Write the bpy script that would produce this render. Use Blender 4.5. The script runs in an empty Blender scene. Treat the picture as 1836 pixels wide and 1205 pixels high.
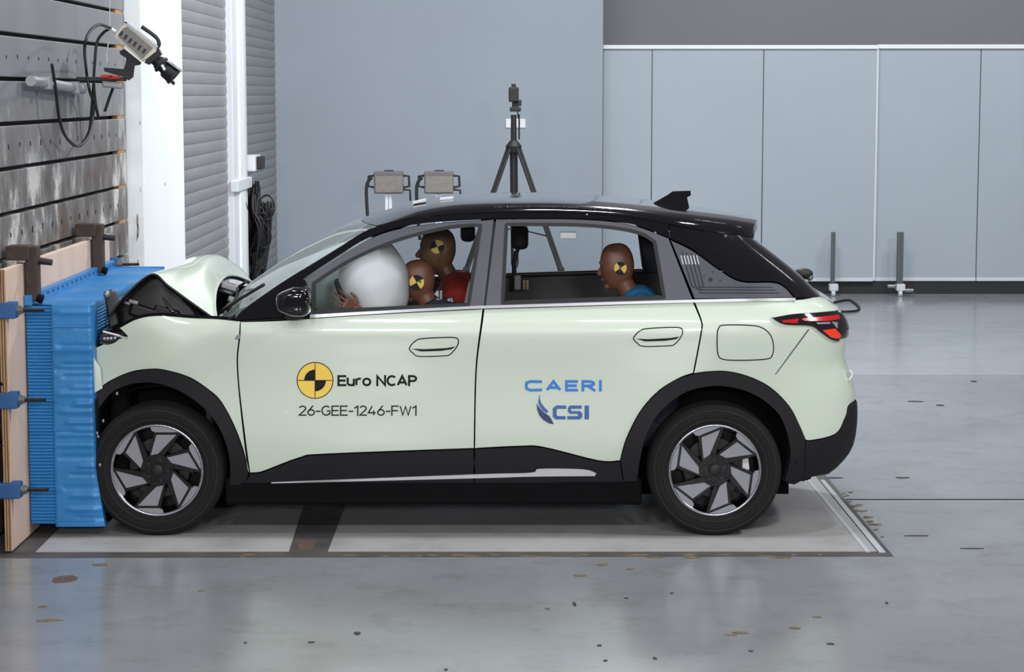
import bpy, bmesh, math, random
from mathutils import Vector, Matrix, Quaternion
from mathutils.geometry import delaunay_2d_cdt
random.seed(7)
SC = bpy.context.scene
COL = SC.collection
PI = math.pi
V3 = Vector

# ------------------------------------------------------------------ camera
F, CX, CY, HORIZON = 3900.0, 918.0, 602.5, 167.0      # focal length in pixels of the 1836x1205 frame
TH = math.atan((CY - HORIZON) / F)

def ray(px, py):
    a = (px - CX) / F
    b = -(py - CY) / F
    return V3((a, math.cos(TH) + b * math.sin(TH), -math.sin(TH) + b * math.cos(TH)))
_d = ray(1281, 958)
H = -_d.z * 11.08 / _d.y                               # eye height

def at(px, py, Y):
    d = ray(px, py)
    s = Y / d.y
    return V3((d.x * s, Y, H + d.z * s))

def on_x(px, py, X):
    d = ray(px, py)
    s = X / d.x
    return V3((X, d.y * s, H + d.z * s))

def ground(px, py):
    d = ray(px, py)
    s = -H / d.z
    return V3((d.x * s, d.y * s, 0))

cam_d = bpy.data.cameras.new('camera')
cam = bpy.data.objects.new('camera', cam_d)
COL.objects.link(cam)
cam.location = (0, 0, H)
cam.rotation_euler = (PI / 2 - TH, 0, 0)
cam_d.sensor_fit = 'HORIZONTAL'
cam_d.sensor_width = 36
cam_d.lens = F / 1836 * 36
cam_d.clip_end = 200
SC.camera = cam

# ------------------------------------------------------------------ light
w = bpy.data.worlds.new('world')
SC.world = w
w.use_nodes = True
w.node_tree.nodes['Background'].inputs[0].default_value = (0.86, 0.91, 1.0, 1)
w.node_tree.nodes['Background'].inputs[1].default_value = 0.16
SC.view_settings.view_transform = 'Standard'
SC.view_settings.look = 'None'
SC.view_settings.exposure = -0.5
SC.view_settings.gamma = 1.0
SC.view_settings.use_curve_mapping = False

def area(name, loc, tgt, sx, sy, power, col=(1, 1, 1)):
    l = bpy.data.lights.new(name, 'AREA')
    l.shape = 'RECTANGLE'
    l.size, l.size_y = sx, sy
    l.energy = power
    l.color = col
    o = bpy.data.objects.new(name, l)
    COL.objects.link(o)
    o.location = loc
    o.rotation_euler = (V3(tgt) - V3(loc)).to_track_quat('-Z', 'Y').to_euler()
    return o
# rows of flood lamps under the hall roof
for i, x in enumerate((-3.4, -1.1, 1.2, 3.5)):
    area('flood_lamp', (x, 1.6, 6.2), (x * 0.55, 11.3, 0.7), 0.9, 0.32, 150, (0.98, 0.99, 1.0))
for i, x in enumerate((-2.0, 0.6, 3.2)):
    area('roof_lamp', (x, 11.2, 7.6), (x * 0.8, 11.6, 0), 1.0, 0.35, 165, (0.95, 0.98, 1.0))
for i, x in enumerate((0.5, 4.0, 7.5)):
    area('hall_lamp', (x, 17.5, 7.8), (x, 23.5, 1.5), 1.6, 0.5, 300, (0.96, 0.985, 1.0))
area('side_lamp', (7.5, 9.5, 6.4), (-2.5, 15.0, 1.8), 0.7, 0.7, 480, (0.97, 0.99, 1.0))
area('column_fill', (1.2, 17.6, 5.6), (-2.5, 16.4, 1.6), 0.5, 0.4, 430, (0.97, 0.99, 1.0))  # unseen lamp added only to brighten the white column
# unseen fill lamps added behind the camera to brighten the car's interior and side
for x in (-1.6, 1.9):
    area('interior_fill', (x, -3.2, 3.3), (x * 0.4, 11.5, 1.1), 1.0, 0.5, 500, (0.98, 0.99, 1.0))

# ------------------------------------------------------------------ materials
M = {}
def lin(c):
    return tuple((x / 12.92 if x <= 0.04045 else ((x + 0.055) / 1.055) ** 2.4) for x in c)
def rgb(r, g, b):
    return lin((r / 255, g / 255, b / 255))

def mat(name, col, rough=0.5, metal=0.0, coat=0.0, var=0.06, scale=6.0, bump=0.0, bscale=60.0, col2=None, stretch=None, spec=0.5, coat_rough=0.04, lo=0.35, hi=0.7):
    m = bpy.data.materials.new(name)
    m.use_nodes = True
    nt = m.node_tree
    b = nt.nodes['Principled BSDF']
    b.inputs['Roughness'].default_value = rough
    b.inputs['Metallic'].default_value = metal
    b.inputs['Specular IOR Level'].default_value = spec
    if coat:
        b.inputs['Coat Weight'].default_value = coat
        b.inputs['Coat Roughness'].default_value = coat_rough
    tc = nt.nodes.new('ShaderNodeTexCoord')
    src = tc.outputs['Object']
    if stretch:
        mp = nt.nodes.new('ShaderNodeMapping')
        mp.inputs['Scale'].default_value = stretch
        nt.links.new(src, mp.inputs['Vector'])
        src = mp.outputs['Vector']
    n = nt.nodes.new('ShaderNodeTexNoise')
    n.inputs['Scale'].default_value = scale
    n.inputs['Detail'].default_value = 6
    nt.links.new(src, n.inputs['Vector'])
    r = nt.nodes.new('ShaderNodeValToRGB')
    c2 = col2 if col2 else tuple(x * (1 - var) for x in col)
    r.color_ramp.elements[0].position = lo
    r.color_ramp.elements[1].position = hi
    r.color_ramp.elements[0].color = (*c2, 1)
    r.color_ramp.elements[1].color = (*col, 1)
    nt.links.new(n.outputs['Fac'], r.inputs['Fac'])
    nt.links.new(r.outputs['Color'], b.inputs['Base Color'])
    if bump:
        n2 = nt.nodes.new('ShaderNodeTexNoise')
        n2.inputs['Scale'].default_value = bscale
        nt.links.new(src, n2.inputs['Vector'])
        bp = nt.nodes.new('ShaderNodeBump')
        bp.inputs['Strength'].default_value = bump
        bp.inputs['Distance'].default_value = 0.01
        nt.links.new(n2.outputs['Fac'], bp.inputs['Height'])
        nt.links.new(bp.outputs['Normal'], b.inputs['Normal'])
    M[name] = m
    return m

def glass(name, tint, gloss=0.08, sheen_mix=0.0):
    m = bpy.data.materials.new(name)
    m.use_nodes = True
    nt = m.node_tree
    nt.nodes.remove(nt.nodes['Principled BSDF'])
    out = nt.nodes['Material Output']
    tr = nt.nodes.new('ShaderNodeBsdfTransparent')
    tr.inputs[0].default_value = (*tint, 1)
    gl = nt.nodes.new('ShaderNodeBsdfGlossy')
    gl.inputs['Roughness'].default_value = 0.03
    gl.inputs[0].default_value = (0.95, 0.97, 1, 1)
    fr = nt.nodes.new('ShaderNodeLayerWeight')
    fr.inputs['Blend'].default_value = 0.35
    mul = nt.nodes.new('ShaderNodeMath')
    mul.operation = 'MULTIPLY_ADD'
    mul.inputs[1].default_value = 0.6
    mul.inputs[2].default_value = gloss
    mul.use_clamp = True
    nt.links.new(fr.outputs['Fresnel'], mul.inputs[0])
    mx = nt.nodes.new('ShaderNodeMixShader')
    nt.links.new(mul.outputs[0], mx.inputs[0])
    nt.links.new(tr.outputs[0], mx.inputs[1])
    nt.links.new(gl.outputs[0], mx.inputs[2])
    nt.links.new(mx.outputs[0], out.inputs[0])
    if sheen_mix:
        df = nt.nodes.new('ShaderNodeBsdfDiffuse')
        df.inputs[0].default_value = (0.62, 0.70, 0.68, 1)
        m2 = nt.nodes.new('ShaderNodeMixShader')
        m2.inputs[0].default_value = sheen_mix
        nt.links.new(mx.outputs[0], m2.inputs[1])
        nt.links.new(df.outputs[0], m2.inputs[2])
        nt.links.new(m2.outputs[0], out.inputs[0])
    M[name] = m
    return m

mat('paint', rgb(206, 216, 200), 0.32, 0.0, 1.0, var=0.015, scale=2)
mat('gloss_black', (0.006, 0.005, 0.007), 0.10, 0.0, 0.7, var=0.1, scale=4, spec=0.3)
mat('frame_grey', rgb(82, 82, 89), 0.45, 0.2, 0.2, var=0.05)
mat('cladding', rgb(30, 29, 33), 0.65, spec=0.25, var=0.1, scale=30, bump=0.05, bscale=400)
mat('rubber', rgb(24, 23, 26), 0.7, var=0.15, scale=20)
mat('tyre', rgb(30, 29, 30), 0.85, spec=0.25, var=0.12, scale=12, bump=0.1, bscale=120)
mat('dark', (0.004, 0.004, 0.005), 0.8, var=0.2, spec=0.1)
mat('engine_dark', rgb(13, 11, 12), 0.5, var=0.4, scale=14)
mat('chrome', (0.86, 0.87, 0.90), 0.30, 0.75, var=0.03)
mat('wheel_black', (0.004, 0.004, 0.005), 0.35, var=0.2, scale=10, spec=0.25)
mat('machined', rgb(140, 140, 146), 0.42, 0.3, var=0.08, scale=20)
mat('rim_silver', rgb(165, 167, 174), 0.25, 0.9, var=0.08, scale=10)
mat('quarter_glass', rgb(84, 85, 92), 0.22, 0.0, 0.6, var=0.08, scale=4)
mat('lamp_dark', (0.012, 0.008, 0.010), 0.08, 0.0, 1.0)
mat('lamp_red', rgb(190, 22, 24), 0.2, 0.0, 1.0)
mat('lamp_orange', rgb(255, 66, 34), 0.2, 0.0, 1.0)
mat('lamp_clear', rgb(170, 172, 180), 0.15, 0.4, 1.0)
mat('decal_black', (0.005, 0.005, 0.006), 0.5, spec=0.2)
mat('decal_yellow', rgb(246, 206, 84), 0.4, var=0.02)
mat('decal_blue', rgb(48, 122, 206), 0.4, var=0.02)
mat('decal_mid', rgb(34, 84, 158), 0.4, var=0.02)
mat('decal_navy', rgb(22, 36, 96), 0.4, var=0.02)
mat('white_sticker', rgb(225, 225, 228), 0.5)
mat('interior_dark', rgb(96, 91, 89), 0.7, var=0.15, scale=20)
mat('interior_grey', rgb(104, 102, 102), 0.6, var=0.12, scale=10)
mat('interior_black', rgb(26, 25, 28), 0.6, var=0.15)
mat('seat_pale', rgb(196, 194, 190), 0.65, var=0.08, scale=8)
mat('seat_navy', rgb(34, 34, 52), 0.7, var=0.2, scale=10)
mat('airbag', rgb(246, 248, 250), 0.55, var=0.05, scale=5, bump=0.12, bscale=9)
mat('airbag_pale', rgb(186, 202, 196), 0.6, var=0.08, scale=5, bump=0.12, bscale=9)
mat('dummy_skin', rgb(126, 80, 60), 0.45, var=0.25, scale=9)
mat('dummy_skin_dark', rgb(132, 94, 66), 0.45, var=0.25, scale=9)
mat('shirt_red', rgb(188, 44, 34), 0.75, var=0.25, scale=14)
mat('shirt_navy', rgb(58, 58, 74), 0.75, var=0.25, scale=14)
mat('shirt_blue', rgb(34, 132, 190), 0.75, var=0.2, scale=14)
mat('metal', rgb(150, 150, 152), 0.35, 0.8, var=0.2, scale=20)
mat('dark_metal', rgb(52, 49, 50), 0.5, 0.5, var=0.3, scale=18)
mat('matte_black', rgb(22, 22, 25), 0.6, var=0.2, scale=10)
mat('barrier_blue', rgb(42, 126, 190), 0.42, 0.1, var=0.16, scale=5, bump=0.15, bscale=25)
mat('clamp_blue', rgb(42, 92, 150), 0.45, 0.1, var=0.2, scale=14)
mat('plywood', rgb(218, 190, 172), 0.65, var=0.12, scale=3, stretch=(6, 2, 1))
mat('ply_edge', rgb(190, 148, 104), 0.7, var=0.35, scale=30, stretch=(6, 1, .3))
mat('rust_brown', rgb(72, 58, 52), 0.7, 0.2, var=0.4, scale=16)
mat('wood_tan', rgb(176, 138, 84), 0.7, var=0.3, scale=10)
mat('white_paint', rgb(232, 236, 238), 0.5, var=0.04, scale=2)
mat('white_trim', rgb(208, 212, 218), 0.5, var=0.06, scale=3)
mat('shutter', rgb(140, 140, 142), 0.45, 0.3, var=0.1, scale=2.5, stretch=(1, 1, 4))
mat('wall_panel', rgb(164, 174, 184), 0.55, var=0.04, scale=1.2)
mat('wall_tall', rgb(144, 153, 164), 0.6, var=0.05, scale=0.8)
mat('wall_upper', rgb(140, 139, 147), 0.7, var=0.05, scale=0.6)
mat('gap_dark', rgb(38, 38, 40), 0.7)
mat('cam_body', rgb(206, 200, 184), 0.5, var=0.08)
mat('cam_vent', rgb(122, 117, 112), 0.55, var=0.2, scale=40)
mat('grey_tube', rgb(150, 152, 155), 0.45, 0.3)
mat('lamp_panel', rgb(96, 94, 94), 0.5, var=0.1)
mat('post_grey', rgb(96, 102, 106), 0.45, 0.5)
mat('chip_tan', rgb(120, 106, 86), 0.8, var=0.4, scale=30)
mat('chip_dark', rgb(62, 60, 60), 0.8, var=0.3, scale=30)
mat('rust_patch', rgb(104, 82, 72), 0.6, var=0.3, scale=20)
mat('yellow_tag', rgb(190, 176, 90), 0.5)
mat('white_tape', rgb(184, 188, 194), 0.5, var=0.1)
glass('side_glass', (0.94, 0.95, 0.955), 0.0)
glass('windshield_glass', (0.74, 0.81, 0.79), 0.12, 0.22)  # whitish diffuse mixed in, standing in for the pale reflection on the glass
glass('lens_glass', (0.2, 0.2, 0.25), 0.2)

def wall_steel():
    m = mat('steel_plate', rgb(134, 134, 138), 0.55, 0.25, var=0.12, scale=2.0)
    nt = m.node_tree
    b = nt.nodes['Principled BSDF']
    tc = nt.nodes.new('ShaderNodeTexCoord')
    mp = nt.nodes.new('ShaderNodeMapping')
    mp.inputs['Scale'].default_value = (1, 1.7, 1.1)
    nt.links.new(tc.outputs['Object'], mp.inputs[0])
    n = nt.nodes.new('ShaderNodeTexNoise')
    n.inputs['Scale'].default_value = 2.2
    n.inputs['Detail'].default_value = 9
    n.inputs['Roughness'].default_value = 0.7
    nt.links.new(mp.outputs[0], n.inputs['Vector'])
    r = nt.nodes.new('ShaderNodeValToRGB')
    e = r.color_ramp.elements
    e[0].position = 0.38
    e[0].color = (*rgb(96, 80, 70), 1)
    e[1].position = 0.62
    e[1].color = (*rgb(206, 203, 198), 1)
    x = e.new(0.46)
    x.color = (*rgb(106, 101, 100), 1)
    x = e.new(0.53)
    x.color = (*rgb(128, 124, 123), 1)
    nt.links.new(n.outputs['Fac'], r.inputs['Fac'])
    # older, more weathered paint low on the block
    sp = nt.nodes.new('ShaderNodeSeparateXYZ')
    nt.links.new(tc.outputs['Object'], sp.inputs[0])
    mr = nt.nodes.new('ShaderNodeMapRange')
    mr.inputs['From Min'].default_value = H + 0.1
    mr.inputs['From Max'].default_value = H - 0.5
    nt.links.new(sp.outputs['Z'], mr.inputs['Value'])
    mx = nt.nodes.new('ShaderNodeMixRGB')
    nt.links.new(mr.outputs[0], mx.inputs[0])
    old = b.inputs['Base Color'].links[0].from_socket
    nt.links.new(old, mx.inputs[1])
    nt.links.new(r.outputs['Color'], mx.inputs[2])
    nt.links.new(mx.outputs[0], b.inputs['Base Color'])
wall_steel()

def floor_mat(name, c1, c2, rough, sc=0.9):
    m = mat(name, c1, rough, 0.0, var=0.1, scale=sc, col2=c2, lo=0.3, hi=0.72, bump=0.02, bscale=6)
    nt = m.node_tree
    b = nt.nodes['Principled BSDF']
    tc = nt.nodes.new('ShaderNodeTexCoord')
    n = nt.nodes.new('ShaderNodeTexNoise')
    n.inputs['Scale'].default_value = 1.7
    n.inputs['Detail'].default_value = 8
    nt.links.new(tc.outputs['Object'], n.inputs['Vector'])
    mr = nt.nodes.new('ShaderNodeMapRange')
    mr.inputs['To Min'].default_value = rough * 0.75
    mr.inputs['To Max'].default_value = rough * 1.4
    nt.links.new(n.outputs['Fac'], mr.inputs['Value'])
    nt.links.new(mr.outputs[0], b.inputs['Roughness'])
    # fine stains
    n3 = nt.nodes.new('ShaderNodeTexNoise')
    n3.inputs['Scale'].default_value = 3.2
    n3.inputs['Detail'].default_value = 10
    n3.inputs['Roughness'].default_value = 0.75
    nt.links.new(tc.outputs['Object'], n3.inputs['Vector'])
    r = nt.nodes.new('ShaderNodeValToRGB')
    r.color_ramp.elements[0].position = 0.25
    r.color_ramp.elements[0].color = (0.72, 0.70, 0.68, 1)
    r.color_ramp.elements[1].position = 0.5
    r.color_ramp.elements[1].color = (1, 1, 1, 1)
    nt.links.new(n3.outputs['Fac'], r.inputs['Fac'])
    mx = nt.nodes.new('ShaderNodeMixRGB')
    mx.blend_type = 'MULTIPLY'
    mx.inputs[0].default_value = 1
    old = b.inputs['Base Color'].links[0].from_socket
    nt.links.new(old, mx.inputs[1])
    nt.links.new(r.outputs['Color'], mx.inputs[2])
    nt.links.new(mx.outputs[0], b.inputs['Base Color'])
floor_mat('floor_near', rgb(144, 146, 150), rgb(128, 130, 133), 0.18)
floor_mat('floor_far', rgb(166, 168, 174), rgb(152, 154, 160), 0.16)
floor_mat('floor_plate', rgb(172, 170, 170), rgb(156, 154, 154), 0.45)
floor_mat('floor_edge', rgb(88, 84, 82), rgb(70, 66, 64), 0.5, 6)

# ------------------------------------------------------------------ mesh helpers
class MB:
    def __init__(s):
        s.v = []
        s.f = []
        s.mi = []
        s.cur = 0
    def add(s, vs, fs):
        o = len(s.v)
        s.v += [tuple(p) for p in vs]
        for f in fs:
            s.f.append(tuple(i + o for i in f))
            s.mi.append(s.cur)
        return s
    def box(s, lo, hi, rot=None, piv=None):
        x0, y0, z0 = lo
        x1, y1, z1 = hi
        vs = [V3(p) for p in ((x0,y0,z0),(x1,y0,z0),(x1,y1,z0),(x0,y1,z0),(x0,y0,z1),(x1,y0,z1),(x1,y1,z1),(x0,y1,z1))]
        if rot is not None:
            c = V3(piv) if piv is not None else (V3(lo) + V3(hi)) / 2
            vs = [rot @ (p - c) + c for p in vs]
        return s.add(vs, [(3,2,1,0),(4,5,6,7),(0,1,5,4),(1,2,6,5),(2,3,7,6),(3,0,4,7)])
    def bbox(s, lo, hi, b=0.01, rot=None, piv=None):
        """box with chamfered edges"""
        lo, hi = V3(lo), V3(hi)
        bm = bmesh.new()
        r = bmesh.ops.create_cube(bm, size=1)
        for v in bm.verts:
            v.co = V3(((lo[i] + hi[i]) / 2 + v.co[i] * (hi[i] - lo[i])) for i in range(3))
        b = min(b, min(abs(hi[i] - lo[i]) for i in range(3)) * 0.45)
        bmesh.ops.bevel(bm, geom=bm.edges[:], offset=b, segments=2, profile=0.5, affect='EDGES')
        bm.verts.index_update()
        vs = [v.co.copy() for v in bm.verts]
        fs = [tuple(v.index for v in f.verts) for f in bm.faces]
        bm.free()
        if rot is not None:
            c = V3(piv) if piv is not None else (lo + hi) / 2
            vs = [rot @ (p - c) + c for p in vs]
        return s.add(vs, fs)
    def cyl(s, a, b, r0, r1=None, n=16, caps=True):
        a, b = V3(a), V3(b)
        r1 = r0 if r1 is None else r1
        q = (b - a).to_track_quat('Z', 'Y')
        vs = []
        for p, r in ((a, r0), (b, r1)):
            for i in range(n):
                t = 2 * PI * i / n
                vs.append(p + q @ V3((r * math.cos(t), r * math.sin(t), 0)))
        fs = [(i, (i + 1) % n, n + (i + 1) % n, n + i) for i in range(n)]
        if caps:
            fs += [tuple(range(n - 1, -1, -1)), tuple(range(n, 2 * n))]
        return s.add(vs, fs)
    def tube(s, pts, r, n=8, caps=True, smooth=0):
        pts = [V3(p) for p in pts]
        if smooth:
            pts = catmull(pts, smooth)
        m = len(pts)
        rr = r if isinstance(r, (list, tuple)) else None
        vs = []
        up = V3((0, 0, 1))
        prev = None
        for i, p in enumerate(pts):
            t = (pts[min(i + 1, m - 1)] - pts[max(i - 1, 0)]).normalized()
            if prev is None:
                a = up if abs(t.z) < 0.9 else V3((1, 0, 0))
                nrm = (a - t * a.dot(t)).normalized()
            else:
                nrm = (prev - t * prev.dot(t)).normalized()
            prev = nrm
            bi = t.cross(nrm)
            ri = (rr[min(len(rr) - 1, int(round(i * (len(rr) - 1) / max(1, m - 1))))] if rr else r)
            for k in range(n):
                a = 2 * PI * k / n
                vs.append(p + nrm * (ri * math.cos(a)) + bi * (ri * math.sin(a)))
        fs = []
        for i in range(m - 1):
            for k in range(n):
                fs.append((i * n + k, i * n + (k + 1) % n, (i + 1) * n + (k + 1) % n, (i + 1) * n + k))
        if caps:
            fs += [tuple(range(n - 1, -1, -1)), tuple(range((m - 1) * n, m * n))]
        return s.add(vs, fs)
    def grid(s, rows, close_u=False):
        """rows: list of equally long point lists"""
        n = len(rows[0])
        vs = [p for r in rows for p in r]
        fs = []
        for i in range(len(rows) - 1):
            for k in range(n - (0 if close_u else 1)):
                fs.append((i * n + k, i * n + (k + 1) % n, (i + 1) * n + (k + 1) % n, (i + 1) * n + k))
        return s.add(vs, fs)
    def lathe(s, prof, c, axis='y', n=48):
        """prof: list of (offset along axis, radius)"""
        rows = []
        for o, r in prof:
            row = []
            for i in range(n):
                t = 2 * PI * i / n
                if axis == 'y':
                    row.append(V3((c[0] + r * math.cos(t), c[1] + o, c[2] + r * math.sin(t))))
                elif axis == 'z':
                    row.append(V3((c[0] + r * math.cos(t), c[1] + r * math.sin(t), c[2] + o)))
                else:
                    row.append(V3((c[0] + o, c[1] + r * math.cos(t), c[2] + r * math.sin(t))))
            rows.append(row)
        return s.grid(rows, True)
    def ell(s, c, r, nu=24, nv=14, rot=None, fn=None):
        c = V3(c)
        rows = []
        for j in range(nv + 1):
            ph = -PI / 2 + PI * j / nv
            row = []
            for i in range(nu):
                t = 2 * PI * i / nu
                p = V3((math.cos(ph) * math.cos(t), math.cos(ph) * math.sin(t), math.sin(ph)))
                if fn:
                    p = fn(p)
                p = V3((p.x * r[0], p.y * r[1], p.z * r[2]))
                if rot is not None:
                    p = rot @ p
                row.append(c + p)
            rows.append(row)
        return s.grid(rows, True)

ROOT = {}
def obj(name, mb, m, parent=None, smooth=False, angle=None):
    """links the collected shape as ONE mesh object; vertices are world coordinates"""
    me = bpy.data.meshes.new(name)
    org = V3((0, 0, 0))
    if parent is not None:
        org = ROOT.get(parent.name, V3((0, 0, 0)))
    me.from_pydata([tuple(V3(p) - org) for p in mb.v], [], mb.f)
    mats = m if isinstance(m, (list, tuple)) else [m]
    for k in mats:
        me.materials.append(M[k])
    if len(mats) > 1:
        for p, k in zip(me.polygons, mb.mi):
            p.material_index = k
    bm = bmesh.new()
    bm.from_mesh(me)
    bmesh.ops.recalc_face_normals(bm, faces=bm.faces[:])
    bm.to_mesh(me)
    bm.free()
    if smooth:
        me.shade_smooth()
        if angle is not None:
            me.set_sharp_from_angle(angle=math.radians(angle))
    me.update()
    o = bpy.data.objects.new(name, me)
    COL.objects.link(o)
    if parent is not None:
        o.parent = parent
        ROOT[o.name] = org
    else:
        ROOT[o.name] = V3((0, 0, 0))
    return o

def thing(name, label, cat, loc=(0, 0, 0), group=None):
    o = bpy.data.objects.new(name, None)
    COL.objects.link(o)
    o.location = loc
    o.empty_display_size = 0.1
    ROOT[o.name] = V3(loc)
    return tag(o, label, cat, group)
def tag(o, label, cat=None, group=None):
    o['label'] = label
    if cat:
        o['category'] = cat
    if group:
        o['group'] = group
    return o
def struct(o, label=None):
    o['kind'] = 'structure'
    if label:
        o['label'] = label
    return o

def catmull(pts, sub):
    out = []
    n = len(pts)
    for i in range(n - 1):
        p0 = pts[max(i - 1, 0)]
        p1, p2 = pts[i], pts[i + 1]
        p3 = pts[min(i + 2, n - 1)]
        for k in range(sub):
            t = k / sub
            out.append(0.5 * ((2 * p1) + (p2 - p0) * t + (2 * p0 - 5 * p1 + 4 * p2 - p3) * t * t + (3 * p1 - p0 - 3 * p2 + p3) * t ** 3))
    out.append(pts[-1])
    return out
def interp(tab, x):
    if x <= tab[0][0]:
        return tab[0][1]
    for (a, b), (c, d) in zip(tab, tab[1:]):
        if x <= c:
            t = (x - a) / (c - a) if c > a else 0
            return b + (d - b) * t
    return tab[-1][1]
def smooth_tab(tab, n=8):
    pts = catmull([V3((a, b, 0)) for a, b in tab], n)
    pts.sort(key=lambda p: p.x)
    return [(p.x, p.y) for p in pts]
def sample(curve, u):
    """point on a polyline at normalised arc length u"""
    L = [0.0]
    for a, b in zip(curve, curve[1:]):
        L.append(L[-1] + (b - a).length)
    d = u * L[-1]
    for i in range(len(curve) - 1):
        if d <= L[i + 1] or i == len(curve) - 2:
            t = (d - L[i]) / max(1e-9, L[i + 1] - L[i])
            return curve[i] + (curve[i + 1] - curve[i]) * t
def eval_mods(o):
    """bake an object's modifiers into its mesh"""
    dg = bpy.context.evaluated_depsgraph_get()
    me = bpy.data.meshes.new_from_object(o.evaluated_get(dg))
    o.modifiers.clear()
    o.data = me
    return o

# =================================================================== THE HALL
YB = 24.6                                             # back partition
XW = -2.58                                            # plane of the left wall
# ---- floor
gl = ground(1000, 672).y
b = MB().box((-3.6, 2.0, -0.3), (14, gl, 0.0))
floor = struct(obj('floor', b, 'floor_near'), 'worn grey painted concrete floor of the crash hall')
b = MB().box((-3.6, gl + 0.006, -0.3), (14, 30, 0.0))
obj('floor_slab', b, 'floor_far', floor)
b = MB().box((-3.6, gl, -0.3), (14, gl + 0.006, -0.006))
obj('expansion_joint', b, 'gap_dark', floor)
# thin joint line across the floor behind the wheels
p0, p1 = ground(300, 893), ground(1836, 896)
b = MB()
yj = p1.y
b.box((-2.4, yj - 0.012, 0.0), (14, yj + 0.012, 0.0015))
obj('rail_slot', b, 'dark', floor)
b = MB().box((-2.4, yj - 0.045, 0.0), (14, yj - 0.02, 0.001))
obj('rail_edge', b, 'floor_far', floor)
# bright steel plates under the car, with their darker border
def quad_plate(name, corners, z0, z1, m, parent):
    b = MB()
    vs = [V3((p.x, p.y, z0)) for p in corners] + [V3((p.x, p.y, z1)) for p in corners]
    b.add(vs, [(3,2,1,0),(4,5,6,7),(0,1,5,4),(1,2,6,5),(2,3,7,6),(3,0,4,7)])
    return obj(name, b, m, parent)
G = ground
quad_plate('plate_border', [G(-30, 1001), G(1602, 998), G(1478, 850), G(120, 850)], 0.0, 0.002, 'floor_edge', floor)
quad_plate('floor_plate', [G(64, 991), G(518, 990), G(545, 905), G(150, 905)], 0.0, 0.004, 'floor_plate', floor)
quad_plate('floor_plate', [G(588, 990), G(1572, 990), G(1462, 855), G(640, 855)], 0.0, 0.004, 'floor_plate', floor)
# white marking tape on the right edge of the plates
b = MB()
quad_plate('marking_tape', [G(1576, 992), G(1588, 992), G(1478, 862), G(1470, 862)], 0.002, 0.006, 'white_tape', floor)
quad_plate('marking_tape', [G(1552, 991), G(1560, 991), G(1452, 862), G(1446, 862)], 0.002, 0.0065, 'white_tape', floor)
# worn concrete beside it and chips along the front edge
b = MB()
rr = random.Random(3)
def blob(b, px, py, rx, ry, z, rot=0, n=9):
    c = G(px, py)
    sx = abs(G(px + rx, py).x - c.x)
    sy = abs(G(px, py - ry).y - c.y)
    vs = []
    for k in range(n):
        a = 2 * PI * k / n
        r = rr.uniform(0.55, 1.1)
        x, y = sx * r * math.cos(a), sy * r * math.sin(a)
        vs.append(V3((c.x + x * math.cos(rot) - y * math.sin(rot), c.y + x * math.sin(rot) + y * math.cos(rot), z)))
    m = [V3((p.x, p.y, 0.0)) for p in vs]
    b.add(vs + m, [tuple(range(n))] + [(i, (i + 1) % n, n + (i + 1) % n, n + i) for i in range(n)])
for k in range(26):
    blob(b, rr.uniform(420, 1560), rr.uniform(995, 1001), rr.uniform(5, 24), rr.uniform(.7, 1.9), rr.uniform(.0025, .004))
for k in range(16):
    t = rr.random()
    blob(b, 1500 + 90 * t + rr.uniform(-4, 20), 872 + 115 * t, rr.uniform(3, 10), rr.uniform(.8, 2.2), .003, -0.6)
for (x, y, rx, ry) in ((1330, 1135, 20, 2.5), (1312, 1139, 12, 1.5), (1040, 1033, 14, 3), (1130, 1021, 12, 2), (1080, 1013, 14, 2.5), (982, 1092, 7, 1.5), (85, 1113, 30, 2.5), (75, 1089, 12, 2), (180, 1013, 16, 2), (362, 1060, 9, 1.5), (1465, 1107, 9, 1.2), (1425, 1127, 14, 2)):
    blob(b, x, y, rx, ry, .003)
o = tag(obj('floor_chips', b, 'chip_tan'), 'tan paint chips and scrapes scattered on the grey floor', 'floor debris')
o['kind'] = 'stuff'
b = MB()
for (x, y, rx, ry) in ((640, 1136, 7, 3), (1490, 1155, 8, 1.6), (1347, 1168, 5, 2), (1174, 1181, 4, 3), (1086, 1185, 5, 1.6), (800, 1201, 4, 2), (1075, 1158, 5, 1.4), (558, 1152, 8, 1), (440, 1153, 3, 1.5), (1745, 684, 7, 1.2), (1685, 727, 8, 1), (1620, 857, 14, 1), (1495, 857, 18, 1), (1640, 961, 26, 1), (1740, 984, 26, .7), (1480, 736, 30, .8), (1640, 720, 16, 1.2), (1590, 1082, 3, 2), (1205, 1064, 4, 1.6), (1030, 1084, 4, 4), (1122, 1073, 6, 1)):
    blob(b, x, y, rx, ry, .003)
o = tag(obj('floor_scuffs', b, 'chip_dark'), 'dark scuffs and crumbs scattered over the grey floor', 'floor debris')
o['kind'] = 'stuff'
b = MB()
blob(b, 116, 1040, 28, 8, .0015)
blob(b, 548, 978, 18, 9, .005)
obj('rust_stain', b, 'rust_patch', floor)

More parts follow.
